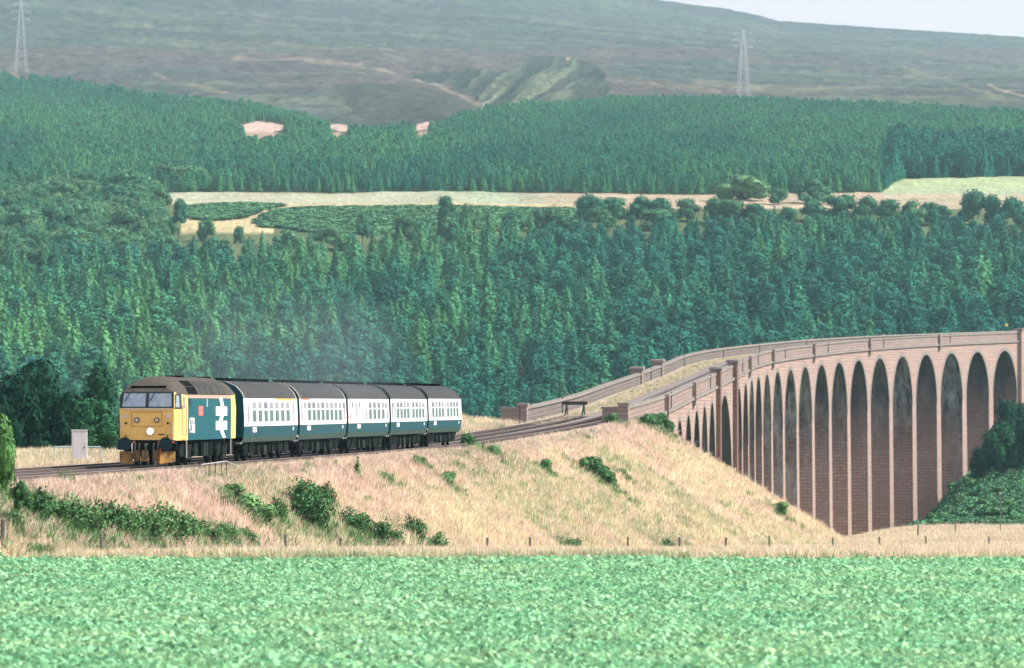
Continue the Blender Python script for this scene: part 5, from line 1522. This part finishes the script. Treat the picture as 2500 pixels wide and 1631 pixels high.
bush(1495, 1032, 50, 32, .5, 'bright bush before the end of the near parapet', 'gorse', D=488)
for i, (u, vb, w, h, lb) in enumerate([(1582, 1068, 56, 36, 'upper gorse bush against the viaduct abutment'), (1606, 1082, 56, 42, 'middle gorse bush against the viaduct abutment'), (1630, 1092, 44, 38, 'lower gorse bush in front of the first arch')]):
    bush(u, vb, w, h, .15, lb, 'gorse', D=505 + i * 4)
# young conifer on the bank
D = ground_hit(873, 1176); p = P(873, 1176, D); sc = D / F_PX
t = empty('young_conifer', tuple(p), 0, 'single small conifer sapling on the grassy bank below the coaches', 'tree')
o = bpy.data.objects.new('crown', conifer_mesh('crown', 301, M_GORSE, wid=.30, leafs=.09, ragged=.4)); COL.objects.link(o); o.parent = t; o.scale = (56 * sc, 56 * sc, 58 * sc); o['tint'] = .6
o = bpy.data.objects.new('trunk', tr_me); COL.objects.link(o); o.parent = t; o.scale = (1.2, 1.2, 1.2)
# scrub on the valley bank at the foot of the viaduct
for i, (u, vb, w, h) in enumerate([(2275, 1285, 60, 36), (2300, 1280, 50, 30), (2410, 1288, 60, 26), (2350, 1240, 60, 32), (2400, 1245, 70, 30), (2460, 1250, 70, 30), (2330, 1210, 50, 30), (2440, 1215, 60, 28), (2480, 1285, 60, 24), (2370, 1200, 50, 30), (2290, 1245, 44, 24)]):
    Y = np.arange(640, 960, 2.0); pp = P(u, vb, Y); g = land_z(pp[:, 0], pp[:, 1]); kk = np.where(g > pp[:, 2])[0]
    D = float(Y[kk[0]]) if len(kk) else 900
    t = bush(u, vb, w, h, .3, 'dark low scrub bush on the bracken bank at the foot of the viaduct', 'gorse', D=D); t['group'] = 'scrub on the bracken bank'
    t.name = 'scrub_bush'

# ------------------------------------------------------------------ grass, bracken and crop
TUF = [tuft_mesh('tuft', 400 + i, M_GRASS, n=24, h=.42, spread=.34, w=.026, lean=.9) for i in range(4)]
GTU = [tuft_mesh('green tuft', 410 + i, M_GREENG, n=16, h=.34, spread=.28, w=.035) for i in range(2)]
r = np.random.default_rng(12)
def sample(Y0, Y1, az0, az1, dens, keepf):
    n = int(dens * (Y1 - Y0) * (az1 - az0) * (Y0 + Y1) / 2)
    Y = np.sqrt(r.uniform(Y0 ** 2, Y1 ** 2, n)); X = r.uniform(az0, az1, n) * Y
    k = keepf(X, Y); return X[k], Y[k]
def off_line(X, Y):
    Yc = np.minimum(Y, Y_ABUT); o = (X - XW(Yc)); return o
def grass_ok(X, Y):
    o = off_line(X, Y)
    inside = (Y < 520) & (o > -8.5) & (o < -.35)
    return ~inside & ~((Y > 496) & (o > -10) & (o < .3))
for nm, (Y0, Y1, dens, hs) in {'verge_grass': (186.6, 262, 13.0, .8), 'bank_grass': (262, 400, 7.5, .85), 'far_bank_grass': (400, 620, 3.4, 1.0)}.items():
    X, Y = sample(Y0, Y1, -.11, .15, dens, grass_ok)
    if Y1 > 600:
        k = off_line(X, Y) < 60; X, Y = X[k], Y[k]
    Z = land_z(X, Y) - .03; o = off_line(X, Y)
    gn = fbm(X * .35, Y * .18, 21) + r.normal(0, .05, len(X)); g2 = fbm(X * 1.3, Y * .9, 31); g3 = fbm(X * .09, Y * .05, 41)
    top = np.exp(-((o - 1.2) / 2.5) ** 2)
    green = (g2 > .6) & (r.random(len(X)) < .5) | (g3 > .56) & (r.random(len(X)) < .45) | (Y < 190) & (r.random(len(X)) < .55)
    wh = np.where(green, len(TUF) + r.integers(0, 2, len(X)), r.integers(0, 4, len(X)))
    tn = np.clip((gn - .42) * 2.5 + .7 * top + r.normal(0, .1, len(X)), 0, 1)
    sz = hs * r.uniform(.75, 1.35, len(X)) * (.8 + .5 * fbm(X * .3, Y * .3, 99, 2))
    edge = (o > -1) & (o < 1.0); sz = np.where(edge, sz * .75, sz)
    scatter(nm, np.stack([X, Y, Z], -1), np.stack([sz * 1.1, sz * 1.1, sz], -1), np.stack([0 * X, 0 * X, r.uniform(0, 6.28, len(X))], -1), tn, wh, TUF + GTU)
# tufts on the unused side of the viaduct deck
n_ = 3400; S_ = r.uniform(S_V0, S_B - 60, n_); O_ = r.uniform(-8.1, -5.3, n_); pz = W(S_, O_, z_str(S_) + .08)
sz = r.uniform(.2, .55, n_); wh = np.where(r.random(n_) < .45, 4 + r.integers(0, 2, n_), r.integers(0, 4, n_))
scatter('deck_weeds', pz, np.stack([sz * 1.6, sz * 1.6, sz], -1), np.stack([0 * sz, 0 * sz, r.uniform(0, 6.28, n_)], -1), r.uniform(0, 1, n_), wh, TUF + GTU)
# green growth spreading round the foot of the bushes
sx_ = []
for bx, by, bw, bh in SKIRT:
    if by > 520: continue
    n_ = int(60 + 40 * bw); a = r.uniform(0, 6.28, n_); q = np.abs(r.normal(0, .62, n_)) * bw
    sx_.append(np.stack([bx + np.cos(a) * q, by + np.sin(a) * q * 1.6 - .3], -1))
sx_ = np.concatenate(sx_); sx_ = sx_[sx_[:, 1] > 187]; k = grass_ok(sx_[:, 0], sx_[:, 1]); sx_ = sx_[k]; n_ = len(sx_)
WEED = [tuft_mesh('weed', 420 + i, M_GORSE, n=22, h=.45, spread=.28, w=.05, lean=.8) for i in range(2)]
sz = r.uniform(.6, 1.3, n_)
scatter('undergrowth', np.stack([sx_[:, 0], sx_[:, 1], land_z(sx_[:, 0], sx_[:, 1]) - .03], -1), np.stack([sz, sz, sz], -1), np.stack([0 * sz, 0 * sz, r.uniform(0, 6.28, n_)], -1),
        r.uniform(.4, 1, n_), np.where(r.random(n_) < .35, r.integers(0, 2, n_), 2 + r.integers(0, 2, n_)), WEED + GTU)
# valley meadow to the right
X, Y = sample(520, 760, .02, .125, 1.4, lambda X, Y: emb_z(X, Y) < base_z(X, Y) + .2)
Z = land_z(X, Y) - .05
wh = np.where(fbm(X * .12, Y * .03, 66, 3) + r.normal(0, .08, len(X)) > .48, 4 + r.integers(0, 2, len(X)), r.integers(0, 4, len(X)))
sz = r.uniform(1.0, 1.9, len(X))
k = ~((Y > 655) & (uof(X, Y) > 2180)); X, Y, Z, wh, sz = X[k], Y[k], Z[k], wh[k], sz[k]
scatter('meadow_grass', np.stack([X, Y, Z], -1), np.stack([sz * 1.4, sz * 1.4, sz * .9], -1), np.stack([0 * X, 0 * X, r.uniform(0, 6.28, len(X))], -1), r.uniform(0, 1, len(X)), wh, TUF + GTU)
FR = [broad_mesh('frond clump', 430 + i, M_BRACK, n=110, lobes=4, leaf=.34, flat=.5, low=.0) for i in range(3)]
X, Y = sample(640, 985, .055, .13, 1.2, lambda X, Y: (uof(X, Y) > 2185) & (fbm(X * .12, Y * .05, 44, 3) < .56) & (vof(land_z(X, Y), Y) < 1293))
Z = land_z(X, Y); sz = r.uniform(1.0, 1.9, len(X))
scatter('bracken', np.stack([X, Y, Z], -1), np.stack([sz, sz, sz * .8], -1), np.stack([0 * X, 0 * X, r.uniform(0, 6.28, len(X))], -1), r.uniform(0, 1, len(X)), r.integers(0, 3, len(X)), FR)
# bracken on the hill terrace
pts = []
for B, n in ((B1, 900), (B2, 2600)):
    bx = [p[0] for p in B]; by = [p[1] for p in B]
    u = r.uniform(min(bx), max(bx), n * 2); v = r.uniform(min(by), max(by), n * 2); k = inpoly(u, v, B); pts.append(np.stack([u[k], v[k]], -1))
pts = np.concatenate(pts); Yb = hill_Y(pts[:, 0], pts[:, 1]); Pb = P(pts[:, 0], pts[:, 1], Yb); sz = r.uniform(1.8, 3.2, len(Pb))
scatter('hill_bracken', Pb, np.stack([sz * 1.8, sz * 1.8, sz * .45], -1), np.stack([0 * sz, 0 * sz, r.uniform(0, 6.28, len(sz))], -1), r.uniform(.2, 1, len(sz)), r.integers(0, 3, len(sz)), FR)
# beet crop in the near field
def beet_mesh(name, seed):
    r = np.random.default_rng(seed); V = []
    for i in range(13):
        a = i * 2.4 + r.normal(0, .3); L = r.uniform(.08, .17); el = r.uniform(.35, 1.15)
        d = np.array([math.cos(a) * math.cos(el), math.sin(a) * math.cos(el), math.sin(el)]); s = np.array([-math.sin(a), math.cos(a), 0]) * L * .30
        b = d * L * .45; dr = np.array([0, 0, -L * .28])
        V += [b * .4, b + d * L * .35 - s, b + d * L * .95 + dr, b + d * L * .35 + s]
    return cards_mesh(name, np.array(V), M_BEET, r)
BE = [beet_mesh('plant', 500 + i) for i in range(5)]
ys = np.arange(96, 186, .25); X = []; Y = []
for i, y in enumerate(ys):
    xs = np.arange(-.1 * y - 4, .1 * y + 16, .17); X.append(xs + r.normal(0, .05, len(xs))); Y.append(y + r.normal(0, .045, len(xs)))
X = np.concatenate(X); Y = np.concatenate(Y); k = Y < 185.2 + 3.0 * (fbm(X * .6, X * 0, 5, 4) - .5); X, Y = X[k], Y[k]; Z = land_z(X, Y)
gn = fbm(X * .5, Y * .5, 57, 4)
sz = r.uniform(.7, 1.3, len(X)) * (.6 + .8 * fbm(X * .25, Y * .12, 58, 4))
scatter('beet_crop', np.stack([X, Y, Z], -1), np.stack([sz * 1.1, sz * 1.1, sz], -1), np.stack([r.normal(0, .15, len(X)), r.normal(0, .15, len(X)), r.uniform(0, 6.28, len(X))], -1),
        np.clip((gn - .3) * 1.8 + r.normal(0, .2, len(X)), 0, 1), r.integers(0, 5, len(X)), BE)
# ------------------------------------------------------------------ small lineside things
M_POST = mat('weathered fence post', (.15, .16, .15), .9, noise=.4, nscale=8)
M_WIRE = mat('fence wire', (.22, .22, .22), .6, .5)
M_CAB = mat('pale grey steel cabinet', (.74, .74, .76), .55, noise=.15, nscale=3)
M_RAILING = mat('pale blue grey railing', (.34, .50, .52), .5)
M_CONC = mat('concrete', (.36, .31, .28), .9, noise=.45, nscale=3)
def fence(name, posts, label, h=1.05, r0=.055, group=None, top_v=None):
    """posts: list of (u, D)"""
    ps = []
    for u, D in posts:
        p = P(u, 1340, D); p[2] = float(land_z(p[0], p[1])); ps.append(Vector(p))
    t = empty(name, tuple(ps[0]), 0, label, 'fence', group)
    inv = Matrix.Translation(-t.location)
    for p in ps:
        mb = MB(); ln = Vector((random.gauss(0, .05), random.gauss(0, .03), (h if not top_v else float(zof(top_v, p[1])) - p[2]) * random.uniform(.95, 1.05)))
        mb.bar(p - Vector((0, 0, .3)), p + ln, r0 * random.uniform(.8, 1.35), 7); me = mb.mesh('post'); me.transform(inv); link('post', me, M_POST, t)
    for hh in (.3, .6, .9):
        mb = MB(); mb.tube([p + Vector((0, 0, hh * h)) for p in ps], .006, 4); me = mb.mesh('wire'); me.transform(inv); link('wire', me, M_WIRE, t)
fence('wire_fence', [(u, 300 + i * 1.2) for i, u in enumerate((1296, 1412, 1532, 1659, 1769, 1878, 2035, 2148, 2262, 2413, 2530))], 'post and wire fence along the field edge before the slope and piers', top_v=1311, r0=.05)
fence('wire_fence', [(5, 188), (250, 198), (698, 226), (830, 238), (925, 250), (1190, 285)], 'old post and wire fence half buried in grass at the foot of the bank', h=.9)
fence('wire_fence', [(2240, 430), (2330, 470), (2441, 520), (2560, 560)], 'fence with taller thin posts crossing the meadow before the bracken', h=1.5, r0=.05)
p = P(2443, 1288, 640); p[2] = float(land_z(p[0], p[1]))
t = empty('thin_pole', tuple(p), 0, 'single thin tall pole standing in the bracken beyond the meadow', 'pole'); MB().bar((0, 0, -.3), (0, 0, 3.9), .07, 7).build('shaft', M_POST, t); MB().box(-.12, .12, -.05, .05, 3.7, 3.95).build('top_plate', M_CAB, t)
# relay cabinet and railing
D = 283.0; p = P(194.5, 1120, D); p[2] = float(land_z(p[0], p[1])); hh = float(zof(1050, D)) - p[2]
t = empty('lineside_cabinet', tuple(p), .06, 'pale grey upright steel cabinet in front of the dark trees left of the locomotive', 'cabinet')
MB().box(-.38, .36, -.25, .25, 0.05, hh - .03).build('housing', M_CAB, t, bevel=.015); MB().box(-.41, .39, -.28, .28, hh - .028, hh + .02).build('lid', M_CAB, t)
d_ = MB().box(-.33, .31, -.265, -.252, .15, hh - .12).build('door', M_CAB, t); MB().box(.22, .25, -.285, -.266, hh * .5, hh * .5 + .12).build('handle', M_IRON, d_)
MB().box(-.45, .43, -.32, .32, -.2, .048).build('plinth', M_CONC, t)
zg = p[2]
t = empty('handrail_fence', tuple(P(190, 1120, 285.5)[:2]) + (zg,), .05, 'low pale tubular railing either side of the grey cabinet', 'railing')
w0, w1 = (133 - 190) / F_PX * 285.5, (246 - 190) / F_PX * 285.5; ht = float(zof(1091, 285.5)) - zg
MB().bar((w0, 0, ht), (w1, 0, ht), .035, 6).build('top_rail', M_RAILING, t)
for x in np.linspace(w0, w1, 6): MB().bar((x, 0, -.2), (x, 0, ht), .028, 6).build('upright', M_RAILING, t)
# handrail beside the loco and culvert headwall below
D = 247.0; q0, q1 = P(492, 1134, D), P(553, 1126, D + 6)
t = empty('step_handrail', tuple(q0), 0, 'bent tubular handrail beside the running line under the locomotive', 'handrail')
a = Vector((0, 0, 0)); b = Vector(q1 - q0); dn = Vector((.1, -.1, -.42))
MB().tube([a + Vector((.25, 0, -.5)), a + Vector((.02, 0, -.35)), a, b, b + Vector((.5, .3, -.25))], .022, 7).build('top_rail', M_SILV, t)
for f in (.3, .55, .8, 1.0):
    pp = a.lerp(b, f); MB().bar(pp, pp + Vector((0, 0, -.6)), .016, 6).build('upright', M_IRON, t)
p = P(540, 1190, 238); z = float(land_z(p[0], p[1]))
t = empty('culvert_headwall', (p[0], p[1], z), math.pi / 2 - heading(float(s_of_y(238))), 'small weathered concrete headwall with short rails in the grass below the locomotive', 'headwall')
MB().box(-.9, 1.5, -.25, .25, -.6, .16).build('wall_block', M_CONC, t, bevel=.02)
for x in (-.7, -.1, .5, 1.2): MB().bar((x, -.1, .38), (x, -.1, .80), .018, 6).build('upright', M_IRON, t)
MB().bar((-.7, -.1, .72), (1.2, -.1, .72), .018, 6).build('top_rail', M_IRON, t)
# white posts and boards
for u, v, D, w, h, lb, col_ in [(1186, 1032, 440, .2, .42, 'small white marker post in the pale grass beyond the train', M_WHITE), (1554, 1052, 500, .18, .55, 'small white leaning post on the slope by the abutment bushes', M_WHITE)]:
    D = ground_hit(u, v + 1, D - 60, D + 60) or D; p = P(u, v, D); z = float(land_z(p[0], p[1]))
    t = empty('marker_post', (p[0], p[1], z), .1, lb, 'marker post'); top = float(zof(v - 8, D)) - z
    MB().bar((0, 0, -.2), (0, 0, top - .002), .05, 7).build('post', col_, t); MB().box(-w / 2, w / 2, -.03, .03, top, top + .22).build('plate', col_, t)
s = s_of_u(1637) ; 
t = empty('cable_box', tuple(W(s - 6, -1.2, z_str(s - 6) + .08)), 0, 'small pale box on the ballast just inside the near parapet', 'box'); MB().box(-.3, .3, -.2, .2, 0, .45).build('housing', M_PINKBOX if 'M_PINKBOX' in globals() else M_CONC, t, bevel=.02); MB().box(-.33, .33, -.23, .23, .452, .5).build('lid', M_CONC, t)
p = P(2478, 812, 1010)
s = s_of_u(2562) - 22; zt = float(z_str(s)) + 1.4
t = empty('white_board', tuple(W(s + 22, -3.5, zt - 1.4)), 0, 'white board on short posts showing above the far end of the parapet', 'sign')
MB().box(-.7, .7, -.05, .05, 2.0, 3.1).build('board', M_WHITE, t)
for x in (-.5, .5): MB().bar((x, .08, 0), (x, .08, 2.8), .04, 6).build('post', M_IRON, t)
t = empty('yellow_flower_head_sign', tuple(W(s + 22, -7.5, zt - 1.4)), 0, 'tiny yellow disc sign on a post beyond the far parapet', 'sign')
t.name = 'disc_sign'
MB().bar((0, -.02, 2.9), (0, .02, 2.9), .26, 16).build('disc', M_YELS, t); MB().bar((0, .05, 0), (0, .05, 2.9), .035, 6).build('post', M_IRON, t)
# pylons
M_STEEL = mat('galvanised steel', (.50, .52, .54), .5, .3)
def pylon(u, v0, v1, D, wpx, label):
    p = P(u, v0, D); hgt = float(zof(v1, D)) - p[2]; w = wpx / F_PX * D / 2
    t = empty('electricity_pylon', tuple(p), .3, label, 'pylon')
    def wz(z): return w * (1 - z / hgt) ** .9 * .92 + w * .12
    L = [0, .16, .30, .43, .55, .65, .74, .82, .89, .95, 1.0]
    for sx in (-1, 1):
        for sy in (-1, 1):
            MB().tube([(sx * wz(f * hgt), sy * wz(f * hgt), f * hgt) for f in L], .12, 4).build('leg', M_STEEL, t)
    br = MB()
    for f0, f1 in zip(L[:-1], L[1:]):
        a, b = wz(f0 * hgt), wz(f1 * hgt); z0, z1 = f0 * hgt, f1 * hgt
        for s0_, s1_ in (((-1, -1), (1, -1)), ((1, -1), (1, 1)), ((1, 1), (-1, 1)), ((-1, 1), (-1, -1))):
            br.bar((s0_[0] * a, s0_[1] * a, z0), (s1_[0] * b, s1_[1] * b, z1), .07, 4); br.bar((s1_[0] * a, s1_[1] * a, z0), (s0_[0] * b, s0_[1] * b, z1), .07, 4)
            br.bar((s0_[0] * b, s0_[1] * b, z1), (s1_[0] * b, s1_[1] * b, z1), .06, 4)
    br.build('bracing', M_STEEL, t)
    for f, l in ((.74, 5.5), (.84, 6.5), (.94, 5)):
        m = MB(); z = f * hgt
        for sg in (-1, 1): m.bar((sg * wz(z), 0, z), (sg * l, 0, z + .3), .12, 4); m.bar((sg * wz(z), 0, z + 1.8), (sg * l, 0, z + .3), .1, 4); m.bar((sg * l, 0, z + .3), (sg * l, 0, z - 1.4), .08, 4)
        m.build('cross_arm', M_STEEL, t)
pylon(1815, 240, 72, 3300, 27, 'tall pale lattice pylon above the upper forest, nearer the skyline')
pylon(51, 178, 2, float(hill_Y(51, 178)), 27, 'tall pale lattice pylon on the wooded hill shoulder')
# a small house corner / quarry face at the left edge
# ------------------------------------------------------------------ smoke and haze
def smoke_mat():
    m = bpy.data.materials.new('exhaust smoke'); m.use_nodes = True; nt = m.node_tree; nt.nodes.clear()
    out = nt.nodes.new('ShaderNodeOutputMaterial'); pv = nt.nodes.new('ShaderNodeVolumePrincipled')
    pv.inputs['Color'].default_value = (.60, .76, .84, 1); pv.inputs['Anisotropy'].default_value = .2
    tc = nt.nodes.new('ShaderNodeTexCoord'); n = nt.nodes.new('ShaderNodeTexNoise'); n.inputs['Scale'].default_value = .13; n.inputs['Detail'].default_value = 3
    nt.links.new(tc.outputs['Object'], n.inputs['Vector'])
    r_ = nt.nodes.new('ShaderNodeMapRange'); r_.inputs['From Min'].default_value = .40; r_.inputs['From Max'].default_value = .72; r_.inputs['To Max'].default_value = .015
    nt.links.new(n.outputs['Fac'], r_.inputs['Value'])
    # thins towards the rim of the cloud
    g = nt.nodes.new('ShaderNodeTexGradient'); g.gradient_type = 'SPHERICAL'
    mp = nt.nodes.new('ShaderNodeMapping'); mp.vector_type = 'TEXTURE'; mp.inputs['Scale'].default_value = (38, 5.5, 4.6)
    nt.links.new(tc.outputs['Object'], mp.inputs[0]); nt.links.new(mp.outputs[0], g.inputs[0])
    mu = nt.nodes.new('ShaderNodeMath'); mu.operation = 'MULTIPLY'; nt.links.new(r_.outputs[0], mu.inputs[0]); nt.links.new(g.outputs['Fac'], mu.inputs[1])
    nt.links.new(mu.outputs[0], pv.inputs['Density']); nt.links.new(pv.outputs[0], out.inputs['Volume'])
    return m
import bmesh
bm = bmesh.new(); bmesh.ops.create_icosphere(bm, subdivisions=3, radius=1.0)
bmesh.ops.scale(bm, vec=(38, 5.5, 4.6), verts=bm.verts)
sm_me = bpy.data.meshes.new('exhaust_smoke'); bm.to_mesh(sm_me); bm.free()
o = link('exhaust_smoke', sm_me, smoke_mat()); pc = W(float(s_of_y(300)), TRACK_O + .5, float(z_rail(float(s_of_y(300)))) + 4.9)
o.location = tuple(pc); o.rotation_euler = (0, 0, math.pi / 2 - heading(float(s_of_y(300)))); o['kind'] = 'stuff'
hz = bpy.data.materials.new('haze'); hz.use_nodes = True; nt = hz.node_tree; nt.nodes.clear()
out = nt.nodes.new('ShaderNodeOutputMaterial'); pv = nt.nodes.new('ShaderNodeVolumePrincipled')
pv.inputs['Color'].default_value = (.40, .70, .78, 1); pv.inputs['Density'].default_value = HAZE_DENSITY; pv.inputs['Anisotropy'].default_value = 0.0
nt.links.new(pv.outputs[0], out.inputs['Volume'])
zmax = float(Pg[..., 2].max()) + 15
o = MB().box(-2600, 2600, -60, 12500, -60, zmax).build('haze', hz); o['kind'] = 'stuff'
